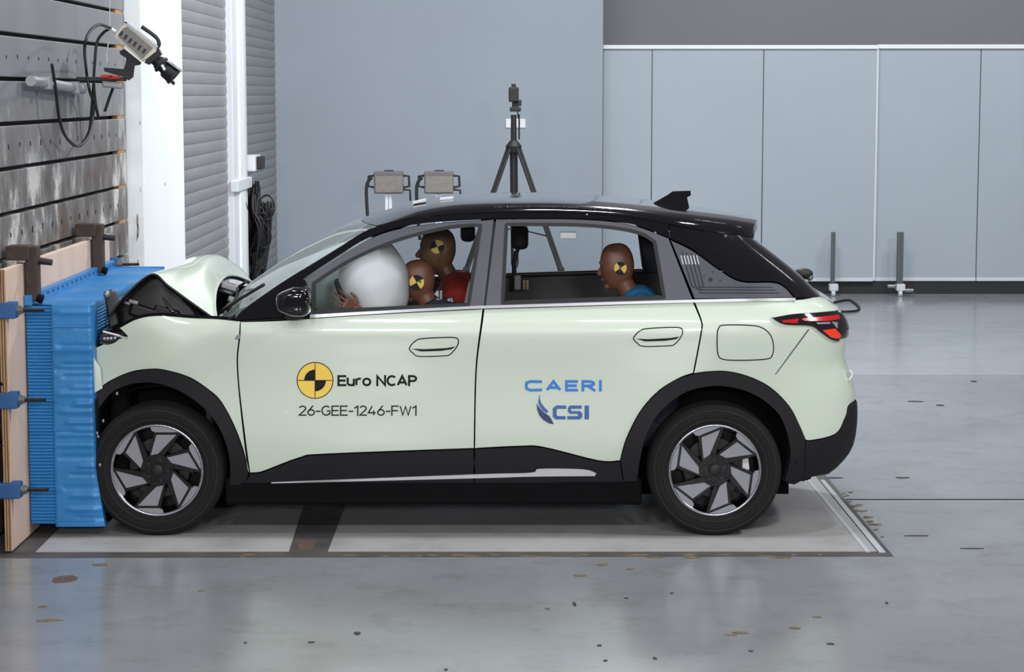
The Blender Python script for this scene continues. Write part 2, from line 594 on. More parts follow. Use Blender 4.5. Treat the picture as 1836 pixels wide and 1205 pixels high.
# ---- back: tall wall, partition panels, upper wall
xa = at(511, 300, 24.0).x
xb = at(1080, 300, 24.0).x
b = MB().box((xa - 0.6, 24.0, 0), (xb, 24.12, 6))
wb = struct(obj('wall_back', b, 'wall_tall'), 'tall plain blue-grey back wall behind the car')
lab = at(907, 213, 23.99)
lab2 = at(942, 229, 23.99)
b = MB().box((lab.x, 23.985, lab2.z), (lab2.x, 24.0, lab.z))
tag(obj('wall_sign', b, 'white_sticker'), 'small blank white notice on the back wall behind the tripod', 'sign')
b = MB().box((xb - 0.1, 27.0, 0), (14, 27.15, 7))
struct(obj('wall_upper', b, 'wall_upper'), 'darker grey upper wall above the white-topped partition')
zt = at(1300, 88, YB).z
zb = at(1300, 503, YB).z
b = MB().box((xb, YB + 0.05, 0.0), (14, YB + 0.16, zb + 0.04))  # dark base fills the gap below the panels, its shade put into the colour
part = struct(obj('wall_partition', b, 'gap_dark'), 'blue-grey panelled partition on the right')
seams = [1080, 1168, 1367, 1569, 1756, 1960, 2160, 2360, 2560, 2760]
for i, (a, c) in enumerate(zip(seams, seams[1:])):
    x0, x1 = at(a, 300, YB).x, at(c, 300, YB).x
    dy = 0.0 if i < 3 else 0.045
    o = obj('panel', MB().bbox((x0 + 0.004, YB + dy, zb + 0.015), (x1 - 0.004, YB + dy + 0.05, zt), 0.006), 'wall_panel', part)
    obj('skirting', MB().bbox((x0 + 0.004, YB + dy - 0.012, zb - 0.01), (x1 - 0.004, YB + dy + 0.02, zb + 0.03), 0.004), 'white_trim', part)
x0, x1 = at(1080, 300, YB).x, at(1571, 300, YB).x
obj('top_rail', MB().bbox((x0, YB - 0.03, zt), (x1, YB + 0.10, zt + 0.045), 0.006), 'white_paint', part)
obj('top_rail', MB().bbox((x1, YB + 0.01, zt + 0.004), (14, YB + 0.14, zt + 0.052), 0.006), 'white_paint', part)
obj('edge_strip', MB().bbox((x1 - 0.02, YB - 0.01, zb), (x1 + 0.008, YB + 0.02, zt), 0.004), 'white_trim', part)

# ---- left wall: concrete block with bolted steel plates
YE = 3900 * 2.58 / (918 - 228) * 0.9938
YE = on_x(228, 300, XW).y
b = MB().box((-4.5, 6.0, 0), (XW - 0.055, YE, 6.0))
wl = struct(obj('wall_left', b, 'gap_dark'), 'rigid crash block clad in slotted steel plates')
base = on_x(0, 141, XW).z
pitch = (on_x(0, 59, XW).z - on_x(0, 387, XW).z) / 4
k0 = -int(base / pitch) - 1
slots = MB()
for k in range(k0, 12):
    z0 = base + k * pitch + 0.011
    z1 = base + (k + 1) * pitch - 0.011
    z0 = max(z0, 0.0)
    if z1 < 0.03 or z0 > 5.8:
        continue
    o = obj('steel_plate', MB().bbox((XW - 0.05, 6.0, z0), (XW, YE - 0.01, z1), 0.004), 'steel_plate', wl)
    if k % 2 == 0 and z1 > 1.3:
        y = 9.4
        while y < YE - 0.15:
            z = (z0 + z1) / 2 + rr.uniform(-.004, .004)
            hh = rr.uniform(0.011, 0.018) if k < 0 else rr.uniform(.007, .011)
            slots.box((XW - 0.004, y - 0.010, z - hh), (XW + 0.0008, y + 0.010, z + hh))
            y += 0.255
    if z1 > 1.2:
        obj('groove_end', MB().box((XW - 0.04, YE - 0.30, z1), (XW - 0.004, YE - 0.02, z1 + 0.021)), 'wood_tan', wl)
o = obj('slot_holes', slots, 'dark', wl)
o['kind'] = 'stuff'
# white column with its narrow front face
XP = XW + 0.105
yp0 = YE + 0.02
yp1 = on_x(330, 300, XP).y
b = MB().bbox((XW - 0.4, yp0, 0), (XP, yp1, 6), 0.008)
col = struct(obj('trim_1', b, 'white_paint'), 'white painted column at the end of the crash block')
b = MB()
for (px, py, s) in ((246, 395, 7), (247, 410, 8), (246, 425, 6), (247, 470, 5), (252, 340, 3), (296, 330, 3), (251, 220, 3)):
    c = on_x(px, py, XP + 0.001)
    n = 7
    vs = [V3((XP + 0.0012, c.y + 0.008 * s * rr.uniform(.4, 1) * math.cos(2 * PI * i / n), c.z + 0.007 * s * rr.uniform(.4, 1.2) * math.sin(2 * PI * i / n))) for i in range(n)]
    b.add(vs, [tuple(range(n))])
obj('paint_chips', b, 'cam_vent', col)
# roller shutters and the white post between them
def shutter(name, y0, y1, X, label):
    b = MB().box((X - 0.12, y0, 0), (X - 0.03, y1, 6))
    d = struct(obj(name, b, 'gap_dark'), label)
    z = 0.02
    while z < 3.6:
        sl = MB()
        rows = []
        for yy in (y0, y1):
            row = []
            for t in range(7):
                a = t / 6
                row.append(V3((X - 0.03 + 0.0085 * math.sin(PI * a) ** 0.6, yy, z + 0.094 * a)))
            rows.append(row)
        sl.grid(rows)
        obj('slat', sl, 'shutter', d, True)
        z += 0.097
    return d
XS = XW + 0.03
ya, yb_ = yp1, on_x(413, 300, XS).y
yc = on_x(438, 300, XS).y
shutter('door_1', ya, yb_, XS, 'grey roller shutter between the white column and white post')
b = MB().bbox((XS - 0.1, yb_, 0), (XS + 0.03, yc, 6), 0.006)
pst = struct(obj('trim_2', b, 'white_trim'), 'white vertical guide post between two roller shutters')
b = MB().bbox((XS + 0.03, yb_ + 0.35, 0), (XS + 0.05, yc - 0.3, 6), 0.004)
obj('guide_rail', b, 'white_paint', pst)
c = on_x(427, 330, XS)
b = MB().bbox((XS + 0.0, yb_ - 0.02, c.z - 0.05), (XS + 0.07, yc + 0.02, c.z + 0.05), 0.006)
obj('bracket_plate', b, 'white_trim', pst)
shutter('door_2', yc, 24.0, XS - 0.02, 'shadowed roller shutter in the corner behind the cable bundle')
# junction box beside the post and the hanging cable bundle
c = on_x(447, 292, XS + 0.02)
t = thing('junction_box', 'pale grey junction box with black switch beside the white post', 'junction box', (XS - 0.02, c.y, c.z))
b = MB().bbox((XS - 0.02, c.y - 0.2, c.z - 0.075), (XS + 0.10, c.y + 0.25, c.z + 0.075), 0.008)
obj('box_body', b, 'white_trim', t)
b = MB().bbox((XS + 0.10, c.y - 0.1, c.z - 0.06), (XS + 0.15, c.y + 0.2, c.z + 0.06), 0.008)
obj('switch', b, 'dark_metal', t)
t = thing('cable_bundle', 'tangled bundle of black cables hanging beside the white post', 'cable', (XS, 21.6, 0))
rr = random.Random(5)
for k in range(3):
    c = on_x((446, 459, 463)[k], 325, XS + 0.06)
    b = MB().cyl(c, c - V3((0, 0, 0.12)), 0.012, n=8)
    obj('hook', b, 'dark_metal', t)
for k in range(42):
    b = MB()
    x0 = 446 + rr.uniform(0, 20)
    y0 = 332 + rr.uniform(-3, 14)
    drop = rr.uniform(420, 505)
    sw = rr.uniform(4, 20)
    D = rr.uniform(21.2, 21.9)
    pts = [at(x0, y0, D), at(x0 - 4 + rr.uniform(-3, 6), y0 + 40, D - 0.1), at(x0 + sw * .7, (y0 + drop) / 2, D - .12), at(450 + rr.uniform(-4, 22), drop, D), at(462 + sw, (y0 + drop) / 2 + 30, D + .05), at(x0 + sw + 4, y0 + 30, D)]
    b.tube(pts, rr.uniform(.009, .014), 6, smooth=5)
    obj('cable', b, 'matte_black', t, True)
for k in range(9):
    b = MB()
    x0 = 448 + k * 2.4
    D = 21.3 + .05 * k
    g_ = at(x0 + rr.uniform(0, 8), 470, D)
    b.tube([at(x0, 400, D), at(x0 + rr.uniform(-2, 5), 450, D), g_, V3((g_.x, g_.y, 0.02))], .012, 6, smooth=4)
    obj('cable', b, 'matte_black', t, True)
for (cx_, cy_, r_) in ((478, 372, 22), (474, 425, 19), (470, 412, 14), (466, 405, 9)):
    b = MB()
    pts = [at(cx_ + r_ * .62 * math.cos(a), cy_ + r_ * math.sin(a), 21.2 + .03 * math.sin(2 * a)) for a in [2 * PI * i / 22 for i in range(23)]]
    b.tube(pts, 0.008, 6)
    obj('cable_loop', b, 'matte_black', t, True)
b = MB()
b.tube([at(427, 342, 20.5), at(436, 362, 20.6), at(443, 395, 21.0), at(447, 430, 21.3)], [.025, .03, .03, .02], 8, smooth=5)
obj('cable', b, 'matte_black', t, True)

# =================================================================== THE CAR
YC = 11.92                                            # centre plane of the car (depth)
CAR = thing('car', 'pale mint crash-test hatchback with black roof and crushed front', 'car', (0, YC, 0))
WZ = smooth_tab([(0.10, .76), (0.20, .835), (0.28, .868), (0.36, .890), (0.44, .904), (0.52, .911), (0.62, .909), (0.74, .904), (0.86, .907), (0.96, .916), (1.04, .921), (1.10, .914), (1.16, .892), (1.20, .872), (1.26, .846), (1.44, .768), (1.62, .686), (1.75, .62), (1.9, .54)])
_sil = [(1330, 405), (1349, 426), (1405, 470), (1440, 500), (1467, 528), (1490, 540), (1505, 557), (1515, 580), (1514, 612), (1512, 640), (1523, 671), (1530, 695), (1531, 722), (1530, 760), (1521, 803), (1491, 840), (1464, 855), (1421, 869)]
XT = []
for (a, c) in _sil:
    p = at(a, c, 11.38)
    XT.append((p.z, p.x + 0.004))
XT.sort()
XT = smooth_tab(XT, 6)
RX, RW = 0.42, 0.30
XRW = at(1281, 842, 11.05).x                          # rear axle
XFW = at(283, 841, 11.05).x                           # front axle

def crumple(x, z):
    if x > -1.35:
        return 0.0
    k = min(1.0, (-1.35 - x) / 0.75)
    hz = max(0.0, min(1.0, (z - 0.55) / 0.3))
    return k * hz * (0.018 * math.sin(9.0 * x + 5.0 * z) + 0.012 * math.sin(17 * z - 6 * x + 1) - 0.035 * k)
def half(x, z):
    w_ = interp(WZ, z)
    if x > XRW - 0.1:
        d = x - (XRW - 0.1)
        w_ -= 0.075 * d * d
    if x < -1.5:
        d = -1.5 - x
        w_ -= 0.05 * d * d
    return w_ + crumple(x, z)
def xcz(z):
    return interp(XT, z) - RX
def tmax(z):
    return xcz(z) + RX * PI / 2
def S(t, z, off=0.0, side=1):
    """point of the car's flank; t runs along the length and round the rear corner"""
    xc = xcz(z)
    if t <= xc:
        x, w_, ph = t, half(t, z), 0.0
    else:
        ph = min((t - xc) / RX, PI / 2)
        x = xc + RX * math.sin(ph)
        w_ = half(x, z) - RW * (1 - math.cos(ph))
    x += off * math.sin(ph)
    w_ += off * math.cos(ph)
    return V3((x, YC - side * w_, z))
def px2s(px, py):
    Y = 11.0
    t = z = 0
    for _ in range(40):
        p = at(px, py, Y)
        z = p.z
        xc = xcz(z)
        if p.x <= xc:
            t = p.x
        else:
            t = xc + RX * math.asin(min(1.0, (p.x - xc) / RX))
        Yn = S(t, z).y
        if abs(Yn - Y) < 1e-5:
            break
        Y = Y + (Yn - Y) * 0.7
    return (t, z)
def outline(pts, step=8.0):
    """traced outline: (x, y) smooth point, (x, y, 'c') corner -> dense closed pixel polygon"""
    n = len(pts)
    st = next((i for i, p in enumerate(pts) if len(p) > 2), None)
    if st is None:
        q = [V3((p[0], p[1], 0)) for p in pts]
        q = [q[-1]] + q + [q[0], q[1]]
        c = catmull(q, 6)
        c = c[6:6 + 6 * n]
        return [(p.x, p.y) for p in c]
    pts = pts[st:] + pts[:st] + [pts[st]]
    out = []
    seg = [V3((pts[0][0], pts[0][1], 0))]
    for p in pts[1:]:
        seg.append(V3((p[0], p[1], 0)))
        if len(p) > 2:
            c = catmull(seg, 5) if len(seg) > 2 else seg
            for a, d in zip(c, c[1:]):
                m = max(1, int((d - a).length / step))
                for k in range(m):
                    q = a + (d - a) * (k / m)
                    out.append((q.x, q.y))
            seg = [seg[-1]]
    return out
def inside(poly, x, y):
    r = False
    j = len(poly) - 1
    for i in range(len(poly)):
        xi, yi = poly[i]
        xj, yj = poly[j]
        if (yi > y) != (yj > y) and x < (xj - xi) * (y - yi) / (yj - yi) + xi:
            r = not r
        j = i
    return r
def shrink(poly, d):
    A = sum(poly[i][0] * poly[(i + 1) % len(poly)][1] - poly[(i + 1) % len(poly)][0] * poly[i][1] for i in range(len(poly)))
    s = 1 if A > 0 else -1
    n = len(poly)
    out = []
    for i in range(n):
        a, p, c = poly[i - 1], poly[i], poly[(i + 1) % n]
        e1 = V3((p[0] - a[0], p[1] - a[1], 0))
        e2 = V3((c[0] - p[0], c[1] - p[1], 0))
        if e1.length < 1e-7 or e2.length < 1e-7:
            out.append(p)
            continue
        e1.normalize()
        e2.normalize()
        nn = V3((-(e1.y + e2.y), e1.x + e2.x, 0))
        if nn.length < 1e-4:
            out.append(p)
            continue
        nn.normalize()
        out.append((p[0] + nn.x * d * s, p[1] + nn.y * d * s))
    return out
def clean(poly, eps=1e-4):
    out = []
    for p in poly:
        if not out or abs(p[0] - out[-1][0]) + abs(p[1] - out[-1][1]) > eps:
            out.append(p)
    if abs(out[0][0] - out[-1][0]) + abs(out[0][1] - out[-1][1]) < eps:
        out.pop()
    return out
def skin(b, px_poly, off=0.0, side=1, holes=(), grid=0.04, depth=0.02, inset=0.0025, raw=False):
    """a sheet lying on the flank inside a traced outline, with returned edges"""
    poly = clean(px_poly if raw else [px2s(*p) for p in outline(px_poly)])
    if inset:
        poly = shrink(poly, inset)
    hs = [clean([px2s(*p) for p in outline(h)]) for h in holes]
    verts, edges = [], []
    for pl in [poly] + hs:
        o = len(verts)
        verts += [Vector((p[0], p[1])) for p in pl]
        edges += [(o + i, o + (i + 1) % len(pl)) for i in range(len(pl))]
    xs = [p[0] for p in poly]
    zs = [p[1] for p in poly]
    if grid:
        i = 0
        x = min(xs) + grid * .5
        while x < max(xs):
            z = min(zs) + grid * .5
            while z < max(zs):
                if inside(poly, x, z) and not any(inside(h, x, z) for h in hs):
                    ok = all(abs(v.x - x) + abs(v.y - z) > grid * .45 for v in verts[:sum(len(q) for q in [poly] + hs)])
                    if ok:
                        verts.append(Vector((x, z)))
                z += grid
            x += grid
    r = delaunay_2d_cdt(verts, edges, [], 0, 1e-6)
    vv, ff = r[0], r[2]
    keep = []
    for f in ff:
        cx_ = sum(vv[i].x for i in f) / len(f)
        cz_ = sum(vv[i].y for i in f) / len(f)
        if inside(poly, cx_, cz_) and not any(inside(h, cx_, cz_) for h in hs):
            keep.append(f)
    P = [S(v.x, v.y, off, side) for v in vv]
    faces = list(keep)
    cnt = {}
    for f in keep:
        for i in range(len(f)):
            a, c = f[i], f[(i + 1) % len(f)]
            cnt.setdefault((min(a, c), max(a, c)), []).append((a, c))
    n0 = len(P)
    if depth:
        P = P + [S(v.x, v.y, off - depth, side) for v in vv]
        for k, l in cnt.items():
            if len(l) == 1:
                a, c = l[0]
                faces.append((c, a, a + n0, c + n0))
    used = sorted({i for f in faces for i in f})
    mp = {u: i for i, u in enumerate(used)}
    b.add([P[u] for u in used], [tuple(mp[i] for i in f) for f in faces])
    return b
def panel(name, m, parent, px, off=0.0, side=1, holes=(), grid=0.04, depth=0.02, inset=0.0025, label=None):
    o = obj(name, skin(MB(), px, off, side, holes, grid, depth, inset), m, parent, True, 40)
    if label:
        o['label'] = label
    return o

C = 'c'
ARCH_R = [(1123, 787), (1148, 738), (1181, 701), (1218, 678), (1264, 667), (1301, 666), (1341, 675), (1381, 695), (1415, 729), (1433, 763)]
ARCH_F = [(176, 699), (198, 683), (235, 667), (269, 662), (297, 664), (340, 677), (374, 699), (396, 720), (419, 762), (436, 807)]
P_FD = [(431, 577, C), (500, 575), (557, 571), (700, 562), (866, 554, C), (863, 577), (853, 665), (850, 804, C), (585, 814), (539, 820), (480, 842), (464, 847), (448, 848, C), (440, 790), (429, 697), (426, 643), (430, 605)]
P_RD = [(868, 554, C), (1000, 550), (1243, 542, C), (1257, 576), (1257, 595), (1243, 669, C), (1218, 678), (1181, 701), (1148, 738), (1123, 787), (1112, 826, C), (1073, 826), (975, 802), (933, 800), (851, 804, C), (854, 665), (865, 577)]
P_QP = [(1245, 541, C), (1424, 538), (1466, 529, C), (1620, 531, C), (1620, 640), (1620, 716, C), (1531, 721), (1516, 747), (1498, 778), (1451, 790), (1442, 784, C), (1433, 763), (1415, 729), (1381, 695), (1341, 675), (1301, 666), (1264, 667), (1244, 670, C), (1258, 595), (1258, 576)]
P_FE = [(431, 576, C), (388, 572), (340, 570), (283, 566), (245, 572), (214, 588, C), (229, 603, C), (195, 613), (163, 627, C), (159, 660), (158, 712, C)] + ARCH_F + [(446, 848, C), (438, 790), (428, 697), (425, 643), (429, 605)]
P_FA = [(158, 713, C)] + ARCH_F + [(446, 848, C), (440, 864), (412, 874, C), (411, 822), (396, 773), (368, 734), (326, 703), (283, 688), (241, 688), (203, 703), (176, 735, C), (162, 752, C)]
P_RA = [(1112, 826, C)] + ARCH_R + [(1443, 786, C), (1440, 863, C), (1405, 862, C), (1416, 810), (1402, 754), (1375, 723), (1341, 703), (1301, 693), (1264, 694), (1224, 706), (1184, 738), (1160, 778), (1148, 824), (1143, 862, C), (1118, 864, C)]
P_RB = [(1443, 787, C), (1451, 791), (1498, 779), (1516, 748), (1531, 722), (1620, 720, C), (1620, 790), (1620, 838, C), (1470, 852), (1421, 869, C), (1408, 862, C), (1440, 856, C)]
P_SF = [(448, 849, C), (464, 848), (480, 843), (539, 821), (585, 815), (850, 805, C), (850, 867, C), (480, 874), (413, 875, C), (440, 862)]
P_SR = [(851, 805, C), (933, 801), (975, 803), (1073, 827), (1112, 827, C), (1118, 864, C), (851, 867, C)]
P_AP = [(421, 575, C), (428, 562), (446, 547), (498, 511), (545, 482), (603, 446), (650, 417), (676, 405, C), (700, 399), (740, 391), (786, 386), (840, 383), (900, 381), (1000, 381), (1100, 386), (1160, 394), (1200, 402, C), (1198, 426, C), (1127, 401), (1032, 392), (888, 392), (864, 394), (786, 398), (708, 410), (655, 430), (603, 462), (545, 500, C), (551, 512), (557, 568, C)]
P_FF = [(545, 502, C), (603, 464), (655, 432), (708, 412), (786, 400), (864, 395), (886, 393, C), (868, 550, C), (557, 566, C), (552, 512)]
P_FW = [(862, 404, C), (838, 404), (786, 411), (708, 432), (629, 466), (562, 508, C), (562, 560, C), (840, 547, C)]
P_RF = [(889, 393, C), (1032, 393), (1127, 402), (1199, 427, C), (1242, 537, C), (870, 549, C)]
P_RW = [(908, 402, C), (1032, 403), (1104, 409), (1150, 419), (1174, 434, C), (1191, 533, C), (901, 543, C)]
P_QG = [(1202, 430, C), (1241, 449), (1287, 482), (1329, 505), (1394, 508), (1424, 534, C), (1245, 536, C)]
P_DP = [(1199, 427, C), (1200, 403, C), (1260, 413), (1320, 421), (1347, 426, C), (1620, 429, C), (1620, 480), (1620, 528, C), (1426, 535, C), (1394, 507), (1329, 504), (1287, 481), (1241, 447)]

def ringpoly(px, g):
    """outline pushed outwards by g pixels"""
    return [(x, y, C) for (x, y) in shrink(outline(px), -g)]

doors = {}
for side in (1, -1):
    near = side == 1
    nm = 'near' if near else 'far'
    fe = panel('front_fender', 'paint', CAR, P_FE, 0, side)
    fd = panel('front_door', 'paint', CAR, P_FD, 0, side)
    rd = panel('rear_door', 'paint', CAR, P_RD, 0, side)
    qp = panel('quarter_panel', 'paint', CAR, P_QP, 0, side)
    doors[nm] = (fe, fd, rd, qp)
    panel('wheel_arch_trim', 'cladding', CAR, P_FA, 0.012, side, depth=0.05)
    panel('wheel_arch_trim', 'cladding', CAR, P_RA, 0.012, side, depth=0.05)
    panel('lower_bumper', 'cladding', CAR, P_RB, 0.010, side, depth=0.05)
    panel('sill_trim', 'cladding', fd, P_SF, 0.008, side, depth=0.05)
    panel('sill_trim', 'cladding', rd, P_SR, 0.008, side, depth=0.05)
    panel('sill_strip', 'chrome', CAR, [(487, 864, C), (850, 850), (951, 847), (968, 840), (1045, 841), (1069, 848, C), (1066, 853, C), (951, 854), (850, 857), (487, 866, C)], 0.013, side, depth=0.006, inset=0, grid=0, label='thin chrome strip along the sill')
    panel('front_pillar', 'gloss_black', CAR, P_AP, 0.003, side)
    panel('rear_pillar', 'gloss_black', CAR, P_DP, 0.003, side)
    for (dr, fr, wn) in ((fd, P_FF, P_FW), (rd, P_RF, P_RW)):
        panel('window_frame', 'frame_grey', dr, fr, 0.0, side, holes=[wn], depth=0.05)
        panel('window_seal', 'rubber', dr, ringpoly(wn, 3.0), 0.003, side, holes=[ringpoly(wn, -3.5)], inset=0, depth=0.03)
        panel('window_glass', 'side_glass', dr, ringpoly(wn, 1.0), -0.012, side, inset=0, depth=0)
    panel('quarter_window', 'quarter_glass', CAR, P_QG, 0.0, side, label='tinted quarter window with thin printed lines')
    panel('belt_strip', 'chrome', CAR, [(556, 564, C), (700, 556), (840, 549), (900, 547), (1243, 537), (1424, 534, C), (1424, 539, C), (1243, 542), (900, 552), (840, 554), (700, 561), (556, 570, C)], 0.010, side, depth=0.012, inset=0, grid=0, label='chrome strip along the window line')
    panel('centre_pillar', 'matte_black', CAR, [(868, 398, C), (903, 398, C), (897, 556, C), (846, 558, C)], -0.02, side, depth=0.04, inset=0)
    # inner door trims: what is seen of the far doors through the near windows
    for (dr, pl) in ((fd, P_FD), (rd, P_RD)):
        panel('door_trim', 'interior_dark', dr, pl, -0.085, side, depth=0.0, inset=-0.012)
        panel('door_gap_shade', 'dark', dr, pl, -0.03, side, depth=0.0, inset=-0.012)  # black sheet put behind the skin so the door gaps read as shade
    panel('quarter_gap_shade', 'dark', qp, P_QP, -0.03, side, depth=0.0, inset=-0.012)  # same black backing here and on the fender, darkening the panel gaps
    panel('fender_gap_shade', 'dark', fe, P_FE, -0.03, side, depth=0.0, inset=-0.012)
    # window line shelf between outer skin and trim
    b = MB()
    rows = [[], [], []]
    for k in range(41):
        px = 431 + (1243 - 431) * k / 40
        py = interp([(431, 577), (557, 570), (866, 552), (1243, 541)], px)
        t_, z_ = px2s(px, py)
        rows[0].append(S(t_, z_, -0.004, side))
        rows[1].append(S(t_, z_ + 0.004, -0.05, side))
        rows[2].append(S(t_, z_ - 0.01, -0.10, side))
    b.grid(rows)
    obj('window_ledge', b, 'interior_grey', CAR, True)
    # rear lamp wrapping the corner
    lm = panel('tail_lamp', 'lamp_dark', CAR, [(1382, 569, C), (1420, 562), (1462, 559), (1500, 556), (1508, 560), (1620, 575, C), (1620, 600, C), (1512, 606), (1504, 612), (1489, 610), (1470, 597), (1451, 585), (1405, 582)], 0.010, side, depth=0.03, label='dark tail lamp with red and orange lenses')
    panel('red_lens', 'lamp_red', lm, [(1434, 571, C), (1500, 564, C), (1502, 571, C), (1478, 575), (1440, 575, C)], 0.013, side, depth=0.004, inset=0, grid=0.02)
    panel('red_lens', 'lamp_red', lm, [(1400, 574, C), (1430, 571, C), (1428, 579, C), (1404, 578, C)], 0.012, side, depth=0.004, inset=0, grid=0.02)
    panel('orange_lens', 'lamp_orange', lm, [(1472, 592, C), (1494, 589, C), (1504, 601), (1500, 607, C), (1487, 605, C)], 0.013, side, depth=0.004, inset=0, grid=0.02)
    panel('clear_lens', 'lamp_clear', lm, [(1488, 576, C), (1498, 578, C), (1498, 589, C)], 0.013, side, depth=0.004, inset=0, grid=0.02)
    panel('clear_lens', 'lamp_clear', lm, [(1460, 578, C), (1484, 577, C), (1486, 580, C), (1464, 581, C)], 0.013, side, depth=0.003, inset=0, grid=0.02)
    # door handles: outline groove, grip plate, shade of the finger recess painted as a black patch
    for (dr, dx, dy) in ((fd, 0, 0), (rd, 402, -18)):
        hp = [(733, 624), (745, 610), (760, 606), (800, 604), (818, 605), (823, 611), (820, 622), (808, 636), (796, 639), (752, 640), (740, 634)]
        hp = [(x + dx, y + dy) for x, y in hp]
        panel('handle_groove', 'decal_black', dr, hp, 0.0012, side, depth=0, inset=0, grid=0.02)
        h = panel('door_handle', 'paint', dr, hp, 0.004, side, depth=0.004, inset=0.006, grid=0.02)
        panel('recess_shade', 'decal_black', dr, [(x + dx, y + dy, C) for x, y in [(737, 625), (760, 626), (800, 624), (817, 621), (810, 626), (790, 629), (755, 630)]], 0.0065, side, depth=0.001, inset=0, grid=0)
    # wheel wells
    for xw in (XFW, XRW):
        b = MB()
        rows = []
        for wv in (0.88, 0.50):
            rows.append([V3((max(-2.10, xw + 0.425 * math.cos(a)), YC - side * wv, 0.345 + 0.43 * math.sin(a))) for a in [PI * (0.02 + 0.96 * i / 24) for i in range(25)]])
        b.grid(rows)
        obj('wheel_liner', b, 'dark', CAR, True)
        b = MB().box((max(-2.10, xw - 0.43), YC - side * 0.50 - 0.01, 0.15), (xw + 0.43, YC - side * 0.50 + 0.01, 0.80))
        obj('wheel_liner', b, 'dark', CAR)

# near-side details: charge cover, seam of the bumper, stickers, writing
fe, fd, rd, qp = doors['near']
cp = [(1285, 600), (1288, 587), (1297, 582), (1340, 582), (1365, 586), (1382, 600), (1388, 622), (1384, 640), (1372, 645), (1330, 647), (1296, 645), (1286, 634)]
panel('cover_groove', 'decal_black', qp, cp, 0.0012, 1, depth=0, inset=0, grid=0.03)
panel('charge_cover', 'paint', qp, cp, 0.003, 1, depth=0.003, inset=0.006, grid=0.03)
panel('bumper_seam', 'post_grey', qp, [(1449, 590, C), (1451, 591, C), (1391, 672, C), (1389.6, 671, C)], 0.0012, 1, depth=0, inset=0, grid=0)
for (x, y) in ((416, 742), (513, 740)):
    panel('sticker', 'white_sticker', fe if x < 430 else fd, [(x - 3, y), (x, y - 3), (x + 3, y), (x, y + 3)], 0.002, 1, depth=0.001, inset=0, grid=0)
panel('clip', 'lamp_clear', fe, [(421, 607, C), (425, 601, C), (432, 600, C), (431, 606, C), (425, 610, C)], 0.004, 1, depth=0.004, inset=0, grid=0)

def decal(parent, name, m, off, pts2d, faces):
    b = MB()
    b.add([S(*px2s(*p), off) for p in pts2d], faces)
    return obj(name, b, m, parent)
def poly_decal(parent, name, m, off, px):
    return panel(name, m, parent, [(x, y, C) for x, y in px], off, 1, depth=0, inset=0, grid=0.05)
def arc(cx_, cy_, r, a0, a1, n=20):
    return [(cx_ + r * math.cos(math.radians(a0 + (a1 - a0) * i / n)), cy_ - r * math.sin(math.radians(a0 + (a1 - a0) * i / n))) for i in range(n + 1)]
lx, ly = 565, 682
poly_decal(fd, 'roundel_outline', 'decal_black', 0.0018, arc(lx, ly, 33, 0, 351, 39))
rn = poly_decal(fd, 'roundel', 'decal_yellow', 0.0026, arc(lx, ly, 31.4, 0, 351, 39))
poly_decal(fd, 'roundel_mark', 'decal_black', 0.0036, [(lx, ly)] + arc(lx, ly, 19.5, 90, 180, 10))
poly_decal(fd, 'roundel_mark', 'decal_black', 0.0036, [(lx, ly)] + arc(lx, ly, 19.5, 270, 360, 10))
poly_decal(fd, 'roundel_line', 'decal_black', 0.0034, [(lx - .7, ly - 31), (lx + .7, ly - 31), (lx + .7, ly + 31), (lx - .7, ly + 31)])
poly_decal(fd, 'roundel_line', 'decal_black', 0.0034, [(lx - 31, ly - .7), (lx + 31, ly - .7), (lx + 31, ly + .7), (lx - 31, ly + .7)])
def ea(cx_, cy_, rx, ry, a0, a1, n=12):
    return [(cx_ + rx * math.cos(math.radians(a0 + (a1 - a0) * i / n)), cy_ + ry * math.sin(math.radians(a0 + (a1 - a0) * i / n))) for i in range(n + 1)]
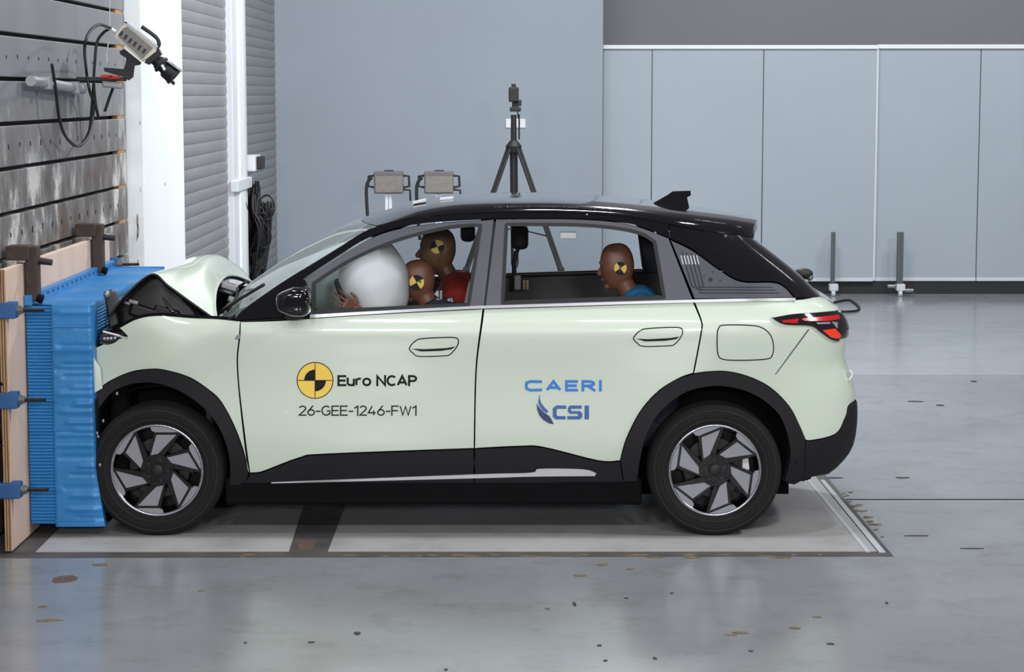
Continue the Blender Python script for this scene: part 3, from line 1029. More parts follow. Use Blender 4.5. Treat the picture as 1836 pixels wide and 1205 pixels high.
GLYPH = {
    'E': (.52, [[(.52, 1), (0, 1), (0, 0), (.52, 0)], [(0, .51), (.46, .51)]]),
    'F': (.50, [[(.50, 1), (0, 1), (0, 0)], [(0, .50), (.44, .50)]]),
    'u': (.48, [[(0, .72), (0, .24)] + ea(.24, .24, .24, .24, 180, 360) + [(.48, .72), (.48, 0)]]),
    'r': (.34, [[(0, .72), (0, 0)], [(0, .40)] + ea(.26, .46, .26, .26, 170, 70, 6)]),
    'o': (.54, [ea(.27, .36, .27, .36, 90, 450, 20)]),
    'N': (.60, [[(0, 0), (0, 1), (.60, 0), (.60, 1)]]),
    'C': (.60, [ea(.34, .5, .34, .5, 45, 315, 18)]),
    'G': (.64, [ea(.34, .5, .34, .5, 45, 360, 20)[:-2] + [(.64, .16), (.64, .46), (.38, .46)]]),
    'A': (.68, [[(0, 0), (.34, 1), (.68, 0)], [(.11, .30), (.57, .30)]]),
    'P': (.54, [[(0, 0), (0, 1), (.28, 1)] + ea(.28, .73, .26, .27, 90, -90, 10) + [(0, .46)]]),
    'R': (.58, [[(0, 0), (0, 1), (.28, 1)] + ea(.28, .74, .28, .26, 90, -90, 10) + [(0, .48)], [(.26, .48), (.58, 0)]]),
    'I': (.0, [[(0, 0), (0, 1)]]),
    'W': (.86, [[(0, 1), (.21, 0), (.43, .95), (.65, 0), (.86, 1)]]),
    '1': (.24, [[(0, .80), (.24, 1), (.24, 0)]]),
    '2': (.52, [ea(.26, .74, .25, .26, 165, -30, 12) + [(0, 0), (.52, 0)]]),
    '4': (.58, [[(.30, 1), (0, .26), (.58, .26)], [(.43, .52), (.43, 0)]]),
    '6': (.52, [ea(.26, .30, .26, .30, 90, 450, 20), [(.38, 1), (.10, .52), (.03, .40)]]),
    '-': (.28, [[(0, .42), (.28, .42)]]),
    ' ': (.16, []),
    'Q': (.74, [[(.74, .98), (.20, 1), (.02, .84), (0, .5), (.02, .16), (.20, 0), (.74, .02)]]),
}
def stroke_text(parent, txt, box, th, m, gap, off=0.002):
    """sign lettering drawn with even strokes, one object for each character"""
    x0, y0, x1, y1 = box[0] + th / 2, box[1] + th / 2, box[2] - th / 2, box[3] - th / 2
    pen, lay = 0.0, []
    for ch in txt:
        lay.append((ch, pen))
        pen += GLYPH[ch][0] + gap
    tot = pen - gap
    for ch, px_ in lay:
        b = MB()
        for pl in GLYPH[ch][1]:
            q = [V3((x0 + (px_ + x) / tot * (x1 - x0), y1 - y * (y1 - y0), 0)) for x, y in pl]
            Ls, Rs = [], []
            n = len(q)
            cl = (q[0] - q[-1]).length < .01
            for i in range(n):
                if cl:
                    a_, c_ = (q[i] - q[i - 1 if i else n - 2]), (q[(i + 1) if i < n - 1 else 1] - q[i])
                else:
                    a_, c_ = q[i] - q[max(0, i - 1)], q[min(n - 1, i + 1)] - q[i]
                if a_.length < 1e-6:
                    a_ = c_
                if c_.length < 1e-6:
                    c_ = a_
                a_, c_ = a_.normalized(), c_.normalized()
                na, nc = V3((-a_.y, a_.x, 0)), V3((-c_.y, c_.x, 0))
                mn = (na + nc)
                mn = mn.normalized() if mn.length > 1e-4 else na
                k = th / 2 / max(.42, mn.dot(na))
                ext = V3((0, 0, 0))
                if not cl and i == 0:
                    ext = c_ * (-th / 2) * (1 if n > 1 and ch not in 'oAW4CGr2' else 0)
                if not cl and i == n - 1:
                    ext = a_ * (th / 2) * (1 if ch not in 'oAW4CGr6' else 0)
                Ls.append(q[i] + mn * k + ext)
                Rs.append(q[i] - mn * k + ext)
            vs = [S(*px2s(p.x, p.y), off) for p in Ls] + [S(*px2s(p.x, p.y), off) for p in Rs]
            b.add(vs, [(i, i + 1, n + i + 1, n + i) for i in range(n - 1)])
        if b.f:
            obj('letter', b, m, parent)
stroke_text(fd, 'Euro NCAP', (605, 672.5, 748, 692.5), 3.9, 'decal_black', .19)
stroke_text(fd, '26-GEE-1246-FW1', (535.5, 727, 747, 745.5), 2.4, 'decal_black', .17)
stroke_text(rd, 'QAERI', (941, 681.5, 1079, 702), 5.0, 'decal_blue', .32)
def strokes(parent, m, polys):
    for q in polys:
        poly_decal(parent, 'letter', m, 0.002, q)
x0, y0, x1, y1 = 991, 727, 1056, 752
strokes(rd, 'decal_mid', [
    [(997, 727), (1015, 727), (1015, 733), (1000, 733), (998, 735), (998, 744), (1000, 746), (1014, 746), (1014, 752), (996, 752), (991, 747), (991, 732)],
    [(1022, 727), (1043, 727), (1043, 733), (1024, 733), (1024, 737), (1040, 737), (1044, 741), (1044, 748), (1040, 752), (1017, 752), (1017, 746), (1036, 746), (1036, 742), (1022, 742), (1018, 738), (1018, 731)],
    [(1048, 727), (1056, 727), (1056, 752), (1048, 752)]])
poly_decal(rd, 'logo_feather', 'decal_navy', 0.002, [(962, 722), (967, 731), (975, 739), (985, 746), (989, 752), (993, 761), (984, 759), (974, 753), (967, 745), (963, 735)])
poly_decal(rd, 'logo_feather', 'decal_mid', 0.002, [(969, 706), (967.5, 714), (970, 722), (976, 730), (983, 737), (981, 741), (974, 737), (968, 730), (965, 721), (966, 712)])

# printed lines and dots on the near quarter window
for k in range(4):
    x = 1222 + k * 8
    y = 450 + k * 2.5
    panel('printed_line', 'rubber', CAR, [(x, y, C), (x + 1.6, y, C), (x + 19.5 - k * 1, 512 - 0 * k, C), (x + 30 - k * 6, 517 + k * 1.5, C), (x + 29 - k * 6, 518.5 + k * 1.5, C), (x + 17 - k, 512.5, C)], 0.0016, 1, depth=0, inset=0, grid=0)
for k in range(3):
    panel('printed_line', 'rubber', CAR, [(1252, 514 + 5 * k, C), (1385 + 6 * k, 514 + 5.2 * k, C), (1385 + 6 * k, 515.4 + 5.2 * k, C), (1252, 515.4 + 5 * k, C)], 0.0016, 1, depth=0, inset=0, grid=0)
for (x, y, r) in ((1274, 501, 4), (1262, 494, 1.6), (1278, 487, 1.6), (1291, 503, 1.6), (1238, 480, 1.4)):
    panel('printed_dot', 'rubber', CAR, [(x - r, y), (x, y - r), (x + r, y), (x, y + r)], 0.0016, 1, depth=0, inset=0, grid=0)
for k in range(6):
    panel('printed_mark', 'white_tape', CAR, [(1220 + 5.6 * k, 458, C), (1222 + 5.6 * k, 458, C), (1226 + 5.6 * k, 474, C), (1224 + 5.6 * k, 474, C)], 0.0018, 1, depth=0, inset=0, grid=0)

# ---- roof and windscreen lofted between the two flanks
def loft(name, m, railpx, cenpx, n=44, k=13, crown=0.8, shoulder=0.52):
    R_ = [S(*px2s(*p), 0.003) for p in [(q.x, q.y) for q in catmull([V3((a, c, 0)) for a, c in railpx], 5)]]
    C_ = [at(q.x, q.y, YC) for q in catmull([V3((a, c, 0)) for a, c in cenpx], 5)]
    rows = []
    for i in range(n + 1):
        u = i / n
        r, c = sample(R_, u), sample(C_, u)
        w0 = YC - r.y
        h = (c.z - r.z) * crown
        row = []
        P0, P1, P2, P3 = (w0, r.z), (w0 - 0.44 * h, r.z + h), (w0 * shoulder, c.z), (0, c.z)
        for j in range(k + 1):
            t = j / k
            a = [(1 - t) ** 3, 3 * t * (1 - t) ** 2, 3 * t * t * (1 - t), t ** 3]
            ww = sum(a[q] * (P0, P1, P2, P3)[q][0] for q in range(4))
            zz = sum(a[q] * (P0, P1, P2, P3)[q][1] for q in range(4))
            xx = r.x + (c.x - r.x) * (1 - (ww / w0) ** 2)
            row.append((xx, ww, zz))
        full = [V3((x, YC - w_, z)) for x, w_, z in row] + [V3((x, YC + w_, z)) for x, w_, z in row[-2::-1]]
        rows.append(full)
    b = MB()
    b.grid(rows)
    return b, rows
RAIL = [(676, 404), (700, 399), (740, 391), (786, 386), (840, 383), (900, 381), (1000, 381), (1100, 386), (1160, 394), (1200, 402), (1260, 413), (1320, 421), (1347, 425)]
CEN = [(651, 391), (682, 381), (736, 364), (791, 355), (834, 352), (920, 350), (1008, 351), (1100, 357), (1173, 364), (1241, 372), (1300, 380), (1354, 390)]
b, rows = loft('roof', 'gloss_black', RAIL, CEN, crown=0.92, shoulder=0.74)
# spoiler lip: close the rear edge downwards and forwards
last = rows[-1]
lip = [[p.copy() for p in last], [V3((p.x + 0.006, p.y, p.z - 0.035)) for p in last], [V3((p.x - 0.05, p.y, p.z - 0.10)) for p in last], [V3((p.x - 0.25, p.y, p.z - 0.06)) for p in last]]
b.grid(lip)
roof = obj('roof', b, 'gloss_black', CAR, True, 50)
roof['label'] = 'gloss black roof with rear spoiler lip'
hl = MB()
hl.grid([[V3((p.x, YC + (p.y - YC) * 0.97, p.z - 0.035)) for p in r] for r in rows[1:]])
obj('headliner', hl, 'interior_black', CAR, True)
b, rows = loft('windscreen', 'windshield_glass', [(423, 566), (446, 547), (498, 511), (545, 482), (603, 446), (650, 417), (675, 405)], [(392, 560), (422, 530), (446, 509), (485, 481), (525, 455), (603, 411), (650, 392)])
ws = obj('windscreen', b, 'windshield_glass', CAR, True)
# cowl below the windscreen
bt = rows[0]
b = MB()
b.grid([[p + V3((0.0, 0, 0.01)) for p in bt], [p + V3((-0.10, 0, -0.05)) for p in bt], [p + V3((-0.12, 0, -0.35)) for p in bt]])
obj('cowl', b, 'matte_black', CAR, True)
# header strip in black along the top of the glass and wiper arms
b = MB()
b.tube([bt[8] + V3((-.02, 0, .02)), rows[6][6] + V3((-.01, 0, .03)), rows[12][4] + V3((-.01, 0, .03))], .009, 6)
obj('wiper', b, 'matte_black', CAR)
b = MB()
b.tube([bt[16] + V3((-.02, 0, .02)), rows[6][13] + V3((-.01, 0, .03)), rows[11][10] + V3((-.01, 0, .03))], .009, 6)
obj('wiper', b, 'matte_black', CAR)

# ---- rear end between the two flanks (tailgate, rear window, bumper)
def tail(z0, z1, nz, off=0.0):
    rows = []
    for i in range(nz + 1):
        z = z0 + (z1 - z0) * i / nz
        a = S(tmax(z), z, off)
        wv = YC - a.y
        row = []
        for j in range(17):
            s = -1 + 2 * j / 16
            row.append(V3((a.x + 0.022 * (1 - s * s), YC + s * wv, z)))
        rows.append(row)
    b = MB()
    b.grid(rows)
    return b
zb1 = px2s(1620, 719)[1]
zg = px2s(1620, 530)[1]
ztop = px2s(1620, 428)[1]
tg = obj('tailgate', tail(zb1, zg, 14), 'paint', CAR, True)
obj('rear_bumper', tail(px2s(1620, 838)[1], zb1, 8, 0.008), 'cladding', CAR, True)
obj('rear_window', tail(zg, ztop, 8, -0.004), 'lamp_dark', CAR, True)
a = S(tmax(0.93), 0.93, 0.0)
b = MB().bbox((a.x - 0.01, YC - 0.26, 0.88), (a.x + 0.026, YC + 0.26, 1.0), 0.006)
obj('number_plate_recess', b, 'cladding', tg)
# rear wiper seen past the near pillar
p = at(1440, 491, 11.9)
b = MB().ell(p, (0.055, 0.05, 0.032), 14, 8)
obj('rear_wiper', b, 'matte_black', CAR, True)
p = at(1452, 497, 11.9)
b = MB().ell(p, (0.02, 0.03, 0.022), 10, 6)
obj('wiper_cap', b, 'metal', CAR, True)
# tow eye cover trim on bumper corner
b = MB()
q = S(*px2s(1519, 672), 0.006)
b.tube([q + V3((0.004, 0, .025)), q + V3((.02, .0, .0)), q + V3((0.0, -.01, -.03))], .006, 6, smooth=4)
obj('bumper_clip', b, 'white_sticker', CAR, True)
q = S(*px2s(1524, 775), 0.01)
b = MB().bbox((q.x - .02, q.y + .02, q.z - .02), (q.x + .010, q.y + .25, q.z + .05), .01)
obj('tow_hitch_cover', b, 'cladding', CAR)

# ---- roof furniture: shark fin, cameras' feet and marker stickers
b = MB()
prof = [(1168, 366), (1196, 350), (1206, 343), (1238, 342), (1239, 350), (1232, 354), (1236, 373)]
n = len(prof)
vs = [at(x, y, YC - 0.012 - 0.03 * (y - 342) / 31) for x, y in prof] + [V3((at(x, y, YC).x, YC + 0.012 + 0.03 * (y - 342) / 31, at(x, y, YC).z)) for x, y in prof]
b.add(vs, [tuple(range(n)), tuple(range(2 * n - 1, n - 1, -1))] + [(i, (i + 1) % n, n + (i + 1) % n, n + i) for i in range(n)])
obj('antenna_fin', b, 'gloss_black', CAR)
for (x, y) in ((752, 363), (801, 358)):
    p = at(x, y, 11.72)
    b = MB().box((p.x - .035, p.y - .06, p.z + .002), (p.x + .035, p.y + .06, p.z + .012), Matrix.Rotation(-0.22 if x < 780 else -0.1, 3, 'Y'))
    obj('roof_sticker', b, 'white_sticker', CAR)
for (x, y) in ((855, 361), (864, 362), (1020, 362)):
    p = at(x, y, 11.75)
    b = MB().cyl(p - V3((0, 0, .015)), p + V3((0, 0, .012)), .012, .008, 8)
    obj('roof_stud', b, 'dark_metal', CAR)

# ---- wheels
TYRE_R, RIM_R = 0.345, 0.238
def wheel(xw, side, rot):
    c = V3((xw, YC - side * 0.905, TYRE_R))
    def y(o):
        return side * o
    b = MB()
    # barrel and black gloss spokes behind the machined faces
    b.lathe([(y(0.02), RIM_R * 0.985), (y(0.07), RIM_R * 0.93), (y(0.20), RIM_R * 0.93), (y(0.205), 0.05)], c, 'y', 48)
    def pt(x, z, o):
        cs, sn = math.cos(rot), math.sin(rot)
        x *= RIM_R
        z *= RIM_R
        return V3((c.x + (x * cs - z * sn), c.y + y(o), c.z + (x * sn + z * cs)))
    def prism(bb, poly, o0, o1, rk):
        cs, sn = math.cos(rk), math.sin(rk)
        q = [(x * cs - z * sn, x * sn + z * cs) for x, z in poly]
        m = len(q)
        vs = [pt(x, z, o0) for x, z in q] + [pt(x, z, o1) for x, z in q]
        bb.add(vs, [tuple(range(m)), tuple(range(2 * m - 1, m - 1, -1))] + [(i, (i + 1) % m, m + (i + 1) % m, m + i) for i in range(m)])
    for k in range(6):
        prism(b, [(-.19, .25), (.10, .25), (.52, .80), (.38, .90), (-.16, .97), (-.06, .82)], 0.016, 0.055, k * PI / 3)
    b.lathe([(y(0.03), 0.001), (y(0.03), 0.07), (y(0.014), 0.085), (y(0.05), 0.105)], c, 'y', 30)
    wh = obj('wheel', b, 'wheel_black', CAR, True, 35)
    for k in range(6):
        f = MB()
        prism(f, [(0.0, .775), (.43, .775), (.025, .36), (-.13, .33)], 0.009, 0.02, k * PI / 3)
        obj('spoke_face', f, 'machined', wh)
        g_ = MB()
        sg = [(math.cos(math.radians(a)) * .975, math.sin(math.radians(a)) * .975) for a in range(56, 104, 6)] + [(-.10, .86), (-.02, .83), (.47, .83)]
        prism(g_, sg, 0.010, 0.02, k * PI / 3)
        obj('rim_segment', g_, 'machined', wh)
    b = MB().lathe([(y(0.012), RIM_R * .945), (y(0.006), RIM_R * .96), (y(0.004), RIM_R), (y(0.012), RIM_R * 1.012)], c, 'y', 64)
    obj('rim_lip', b, 'rim_silver', wh, True)
    b = MB().lathe([(y(0.012), 0.001), (y(0.012), 0.026), (y(0.018), 0.031)], c, 'y', 24)
    obj('centre_cap', b, 'matte_black', wh, True)
    b = MB().lathe([(y(0.10), 0.04), (y(0.10), 0.155), (y(0.12), 0.155), (y(0.12), 0.04)], c, 'y', 40)
    obj('brake_disc', b, 'dark_metal', wh, True, 30)
    f = MB()
    prism(f, [(.62, .26), (.74, .24), (.77, .0), (.74, -.1), (.62, -.08)], 0.07, 0.10, -rot)
    obj('brake_caliper', f, 'white_sticker' if abs(xw - XRW) < .1 else 'dark_metal', wh)
    for k in range(5):
        a = rot + 2 * PI * k / 5
        p = c + V3((0.055 * math.cos(a), y(0.026), 0.055 * math.sin(a)))
        obj('wheel_nut', MB().cyl(p, p + V3((0, y(-0.01), 0)), .009, n=6), 'dark_metal', wh)
    # tyre, flattened where it stands
    b = MB()
    R = TYRE_R
    b.lathe([(y(0.010), RIM_R * 1.0), (y(0.0), RIM_R * 1.03), (y(-0.010), RIM_R * 1.14), (y(-0.012), RIM_R * 1.24), (y(-0.006), R - .028), (y(0.004), R - .014), (y(0.018), R - .004), (y(0.04), R), (y(0.06), R), (y(0.063), R - .006), (y(0.069), R - .006), (y(0.072), R), (y(0.108), R), (y(.112), R - .006), (y(.118), R - .006), (y(.122), R), (y(0.165), R), (y(0.20), R - .01), (y(0.215), R - .05), (y(0.20), RIM_R)], c, 'y', 72)
    b.v = [(v[0], v[1], max(v[2], 0.0045 + 0.0) if v[2] < .012 else v[2]) for v in b.v]
    obj('tyre', b, 'tyre', wh, True, 40)
    for k in range(2):
        rr_ = RIM_R * (1.10, 1.30)[k]
        b = MB().lathe([(y(-0.0095 - .002 * k), rr_), (y(-0.0125 - .001 * k), rr_ + .003), (y(-0.0095 - .002 * k), rr_ + .006)], c, 'y', 60)
        obj('sidewall_ridge', b, 'rubber', wh, True)
wheel(XFW, 1, 0.0)
wheel(XRW, 1, math.radians(22.5))
wheel(XFW, -1, 0.4)
wheel(XRW, -1, 0.1)

# ---- floor pan, sills and interior
xs0, xs1 = at(413, 870, 11.1).x, at(1143, 860, 11.1).x
b = MB()
for (x0, x1, wv, z0, z1) in ((xs0, xs1, 0.80, 0.17, 0.36), (-2.0, 1.6, 0.52, 0.22, 0.42), (xs0 + .02, xs1 - .02, 0.60, 0.155, 0.3), (1.42, 1.60, 0.5, 0.26, 0.5)):
    b.bbox((x0, YC - wv, z0), (x1, YC + wv, z1), 0.03)
obj('floor_pan', b, 'dark', CAR, True, 40)
for side in (1, -1):
    b = MB().bbox((xs0 - .02, YC - side * .845 - .03, 0.16), (xs1 + .02, YC - side * .845 + .03, 0.30), 0.015)
    obj('rocker', b, 'dark', CAR)

def seat(xb, wv, m, top, name='front_seat', width=0.25, rake=0.32):
    """cushion, backrest and headrest; xb: x of the backrest foot"""
    b = MB()
    rot = Matrix.Rotation(rake, 3, 'Y')
    b.bbox((xb - 0.50, YC - wv - width, 0.42), (xb + 0.05, YC - wv + width, 0.60), 0.05)
    s_ = obj(name, b, m, CAR, True, 50)
    b = MB()
    b.bbox((xb - 0.07, YC - wv - width, 0.50), (xb + 0.07, YC - wv + width, top), 0.055, rot, (xb, YC - wv, 0.50))
    obj('backrest', b, m, s_, True, 50)
    tip = V3((xb, YC - wv, 0.5)) + rot @ V3((0, 0, top - 0.5))
    b = MB()
    b.bbox((tip.x - 0.04, YC - wv - 0.13, tip.z + 0.03), (tip.x + 0.06, YC - wv + 0.13, tip.z + 0.21), 0.04, rot)
    obj('headrest', b, m, s_, True, 50)
    for d in (-.06, .06):
        b = MB().cyl(tip + V3((0, d, -.05)), tip + V3((.02, d, .08)), .007, n=8)
        obj('headrest_post', b, 'chrome', s_)
XB = at(806, 600, 11.6).x
seat(XB + 0.0, 0.37, 'seat_pale', 1.10, rake=0.22)
seat(XB + 0.0, -0.37, 'seat_pale', 1.20, rake=0.22)
# rear bench
xr = at(1170, 600, 11.6).x
b = MB().bbox((xr - 0.50, YC - 0.64, 0.42), (xr + 0.08, YC + 0.64, 0.60), 0.05)
rb = obj('rear_seat', b, 'seat_navy', CAR, True, 50)
for wv in (0.36, -0.36):
    b = MB().bbox((xr - 0.06, YC - wv - 0.28, 0.5), (xr + 0.09, YC - wv + 0.28, 1.22), 0.05, Matrix.Rotation(0.20, 3, 'Y'), (xr, YC - wv, .5))
    obj('backrest', b, 'seat_navy', rb, True, 50)
    b = MB().bbox((xr + 0.10, YC - wv - 0.13, 1.22), (xr + 0.20, YC - wv + 0.13, 1.40), 0.04, Matrix.Rotation(0.15, 3, 'Y'))
    obj('headrest', b, 'seat_navy', rb, True, 50)
# dashboard, steering wheel, airbags
xd = at(520, 560, 11.9).x
b = MB()
prof = [(-0.30, 0.55), (-0.30, 1.06), (-0.05, 1.13), (0.12, 1.12), (0.22, 1.05), (0.24, 0.92), (0.16, 0.80), (0.10, 0.55)]
rows = [[V3((xd + x, YC + s * 0.72, z)) for x, z in prof] for s in (-1, -.5, 0, .5, 1)]
b.grid(rows)
for r in (rows[0], rows[-1]):
    b.add(r, [tuple(range(len(r)))])
obj('dashboard', b, 'interior_black', CAR, True, 40)
cw = at(634, 560, 11.45)
ax = V3((-0.88, 0, -0.45)).normalized()
q = ax.to_track_quat('Z', 'Y')
b = MB()
b.tube([cw + q @ V3((0.185 * math.cos(a), 0.185 * math.sin(a), 0)) for a in [2 * PI * i / 32 for i in range(33)]], 0.015, 8)
for a in (0.2, 2.0, PI + .9):
    b.tube([cw, cw + q @ V3((0.18 * math.cos(a), 0.18 * math.sin(a), 0))], .012, 6)
b.cyl(cw, cw + ax * 0.35, .03, n=10)
obj('steering_wheel', b, 'matte_black', CAR, True, 40)
# the two airbags
def bag(name, px, py, Y, rx, ry, rz, m, tilt=0.0, label=None):
    c_ = at(px, py, Y)
    rg = random.Random(int(px))
    ph = [rg.uniform(0, 6) for _ in range(4)]
    def fn(p):
        a = math.atan2(p.y, p.x)
        k = 1 + 0.018 * math.sin(5 * a + ph[0] + 3 * p.z) + 0.014 * math.sin(9 * p.z + ph[1])
        return p * k
    b = MB().ell(c_, (rx, ry, rz), 48, 28, Matrix.Rotation(tilt, 3, 'Y'), fn)
    o = obj(name, b, m, CAR, True)
    if label:
        o['label'] = label
    return o
bag('airbag', 671, 505, 11.44, 0.185, 0.23, 0.235, 'airbag', -0.22, 'big white inflated steering-wheel airbag')
bag('airbag', 622, 518, 12.10, 0.27, 0.34, 0.25, 'airbag_pale', 0.3, 'pale passenger airbag against the windscreen')
# far door pillar and interior bits seen through the rear window
pb = at(932, 430, 12.62)
b = MB().bbox((pb.x - .05, pb.y - .06, pb.z - .055), (pb.x + .05, pb.y + .02, pb.z + .09), .03)
obj('belt_anchor', b, 'interior_black', CAR, True, 50)
pb = at(838, 418, 12.55)
b = MB().bbox((pb.x - .04, pb.y - .05, pb.z - .05), (pb.x + .045, pb.y + .02, pb.z + .06), .03)
obj('belt_anchor', b, 'interior_black', CAR, True, 50)
b = MB()
p0, p1 = at(933, 432, 12.60), at(921, 470, 12.60)
b.tube([p0, p1, at(922, 520, 12.55)], .012, 6)
obj('seat_belt', b, 'matte_black', CAR)
pb = at(1019, 423, 11.30)
b = MB().bbox((pb.x - .045, pb.y - .01, pb.z - .018), (pb.x + .045, pb.y + .01, pb.z + .022), .008)
obj('grab_handle', b, 'white_sticker', CAR)
pb = at(928, 507, 12.45)
b = MB().bbox((pb.x - .018, pb.y - .01, pb.z - .04), (pb.x + .018, pb.y + .01, pb.z + .04), .004)
obj('side_tag', b, 'seat_pale', CAR)
for x in (940, 946):
    pb = at(x, 511, 12.45)
    b = MB().box((pb.x - .007, pb.y - .01, pb.z - .024), (pb.x + .005, pb.y + .01, pb.z + .024))
    obj('side_tag', b, 'yellow_tag', CAR)
# ---- door mirrors
for side in (1, -1):
    fdp = doors['near' if side == 1 else 'far'][1]
    c_ = at(527, 540, 10.88)
    c_ = V3((c_.x, YC - side * (YC - 10.88), c_.z))
    def fn(p):
        s = 1.0 if p.x > 0 else 1.15
        x = p.x / max(1e-6, (abs(p.x) ** 4 + abs(p.z) ** 4 + abs(p.y) ** 4) ** .25) if False else p.x
        k = (abs(p.x) ** 4.5 + abs(p.y) ** 4.5 + abs(p.z) ** 4.5) ** (-1 / 4.5)
        q = p * k
        q.z *= (1.0 if q.x > 0 else (1 + 0.42 * q.x))
        return q
    b = MB().ell(c_, (0.086, 0.110, 0.074), 40, 24, None, fn)
    mr = obj('door_mirror', b, 'gloss_black', fdp, True)
    b = MB().bbox((c_.x - .05, min(c_.y, c_.y + side * .25), c_.z - .095), (c_.x + .045, max(c_.y, c_.y + side * .25), c_.z - .055), .015)
    obj('mirror_arm', b, 'matte_black', fdp)
    b = MB().ell(c_ + V3((0.07, 0, 0)), (0.024, 0.10, 0.064), 20, 10)
    obj('mirror_glass', b, 'lamp_dark', fdp, True)

# ---- crushed front: buckled bonnet, torn wing edge, engine bay
def surf(ctrl, su=6, sv=6):
    rows = [catmull(r, su) for r in ctrl]
    cols = list(zip(*rows))
    cols = [catmull(list(c_), sv) for c_ in cols]
    return [list(r) for r in zip(*cols)]
A = at
ctrl = [
    [A(196, 566, 11.14), A(225, 528, 11.13), A(272, 490, 11.12), A(302, 511, 11.11), A(345, 542, 11.10), A(387, 572, 11.09)],
    [A(204, 560, 11.30), A(240, 520, 11.30), A(287, 486, 11.30), A(318, 497, 11.32), A(352, 520, 11.33), A(384, 545, 11.33)],
    [A(214, 552, 11.60), A(255, 512, 11.60), A(303, 481, 11.60), A(334, 477, 11.62), A(364, 484, 11.64), A(388, 515, 11.64)],
    [A(222, 545, 11.95), A(268, 504, 11.95), A(314, 476, 11.95), A(346, 462, 11.97), A(378, 463, 12.0), A(403, 496, 12.0)],
    [A(230, 540, 12.35), A(282, 500, 12.35), A(328, 474, 12.35), A(362, 462, 12.35), A(400, 461, 12.38), A(424, 495, 12.4)],
    [A(240, 535, 12.72), A(296, 500, 12.72), A(345, 478, 12.72), A(380, 470, 12.72), A(424, 475, 12.72), A(452, 506, 12.72)],
]
ctrl = [[V3((max(p.x, -2.085), p.y, p.z)) for p in r] for r in ctrl]
rows = surf(ctrl)
b = MB()
b.grid(rows)
hood = obj('bonnet', b, 'paint', CAR, True)
hood['label'] = 'buckled pale mint bonnet folded up like a tent'
md = hood.modifiers.new('solid', 'SOLIDIFY')
md.thickness = 0.004
md.offset = 0
b = MB()
b.grid([[p + V3((0.0, 0, -0.022)) for p in r] for r in rows])
obj('bonnet_liner', b, 'engine_dark', hood, True)
b = MB()
src = rows[4]
b.grid([[p + V3((0, 0.05, -.02)) for p in src], [V3((p.x, p.y + .03, p.z - .02 - (p.z - .92) * .5)) for p in src], [V3((p.x, p.y + .0, .90)) for p in src]])
obj('bonnet_insulation', b, 'engine_dark', hood, True)
b = MB()
b.tube([p + V3((0, -.002, -.006)) for p in rows[0]], 0.006, 6)
obj('bonnet_edge', b, 'rubber', hood, True)
b = MB()
b.tube([r[-1] + V3((0.004, 0, 0)) for r in rows], 0.007, 6)
obj('bonnet_rear_edge', b, 'paint', hood, True)
# engine bay: dark walls, motor, radiator pack, hoses
b = MB()
b.bbox(A(205, 690, 11.25) - V3((0, 0, 0.0)), A(395, 578, 12.6), 0.03)
obj('engine_block', b, 'engine_dark', CAR, True, 40)
b = MB()
b.bbox((-2.085, YC - .66, .45), (-2.03, YC + .66, A(200, 560, 11.9).z), .02)
obj('radiator', b, 'engine_dark', CAR)
b = MB()
b.bbox((A(395, 600, 11.9).x, YC - .74, .40), (A(395, 600, 11.9).x + .06, YC + .74, A(420, 566, 11.9).z), .02)
obj('firewall', b, 'engine_dark', CAR)
for (pts, r, m) in (
    ([(326, 532, 11.3), (345, 548, 11.25), (355, 562, 11.2), (362, 576, 11.18)], .016, 'dark_metal'),
    ([(284, 518, 11.3), (296, 540, 11.26), (311, 560, 11.22)], .008, 'metal'),
    ([(400, 560, 11.5), (415, 545, 11.6), (440, 530, 11.9)], .012, 'metal'),
    ([(428, 530, 11.6), (422, 545, 11.5), (412, 556, 11.4)], .02, 'matte_black')):
    b = MB().tube([A(*p) for p in pts], r, 8, smooth=5)
    obj('engine_hose', b, m, CAR, True)
for (x, y, Y, s) in ((240, 541, 11.25, .02), (228, 543, 11.25, .014), (406, 520, 11.9, .03), (412, 514, 11.8, .035), (300, 560, 11.3, .05), (262, 560, 11.3, .06), (420, 538, 11.7, .025)):
    p = A(x, y, Y)
    b = MB().bbox(p - V3((s * 1.4, s, s * .6)), p + V3((s * 1.4, s, s * .6)), s * .3, Matrix.Rotation(0.3, 3, 'Y'))
    obj('engine_fitting', b, 'metal' if s < .036 else 'engine_dark', CAR)
# upright crushed grille end, headlamp remains, torn wing
b = MB()
b.grid(surf([[A(186, 526, 11.20), A(192, 560, 11.16), A(196, 590, 11.12)], [A(198, 522, 11.24), A(205, 555, 11.19), A(207, 585, 11.15)], [A(207, 535, 11.3), A(213, 560, 11.25), A(214, 583, 11.2)]], 5, 5))
g_ = obj('crushed_grille', b, 'engine_dark', CAR, True)
md = g_.modifiers.new('solid', 'SOLIDIFY')
md.thickness = 0.02
b = MB().ell(A(191, 528, 11.18), (.018, .018, .022), 12, 8)
obj('grille_fixing', b, 'metal', CAR, True)
b = MB()
b.grid(surf([[A(178, 607, 11.06), A(200, 611, 11.06), A(226, 605, 11.05)], [A(182, 598, 11.10), A(205, 601, 11.10), A(229, 603, 11.07)], [A(186, 590, 11.14), A(208, 590, 11.14), A(232, 598, 11.08)]], 5, 5))
hlm = obj('headlamp', b, 'lamp_dark', CAR, True)
md = hlm.modifiers.new('solid', 'SOLIDIFY')
md.thickness = 0.03
md.offset = -1
b = MB().tube([A(185, 595, 11.06), A(205, 600, 11.05), A(230, 607, 11.04)], .006, 6)
obj('lamp_trim', b, 'chrome', hlm)
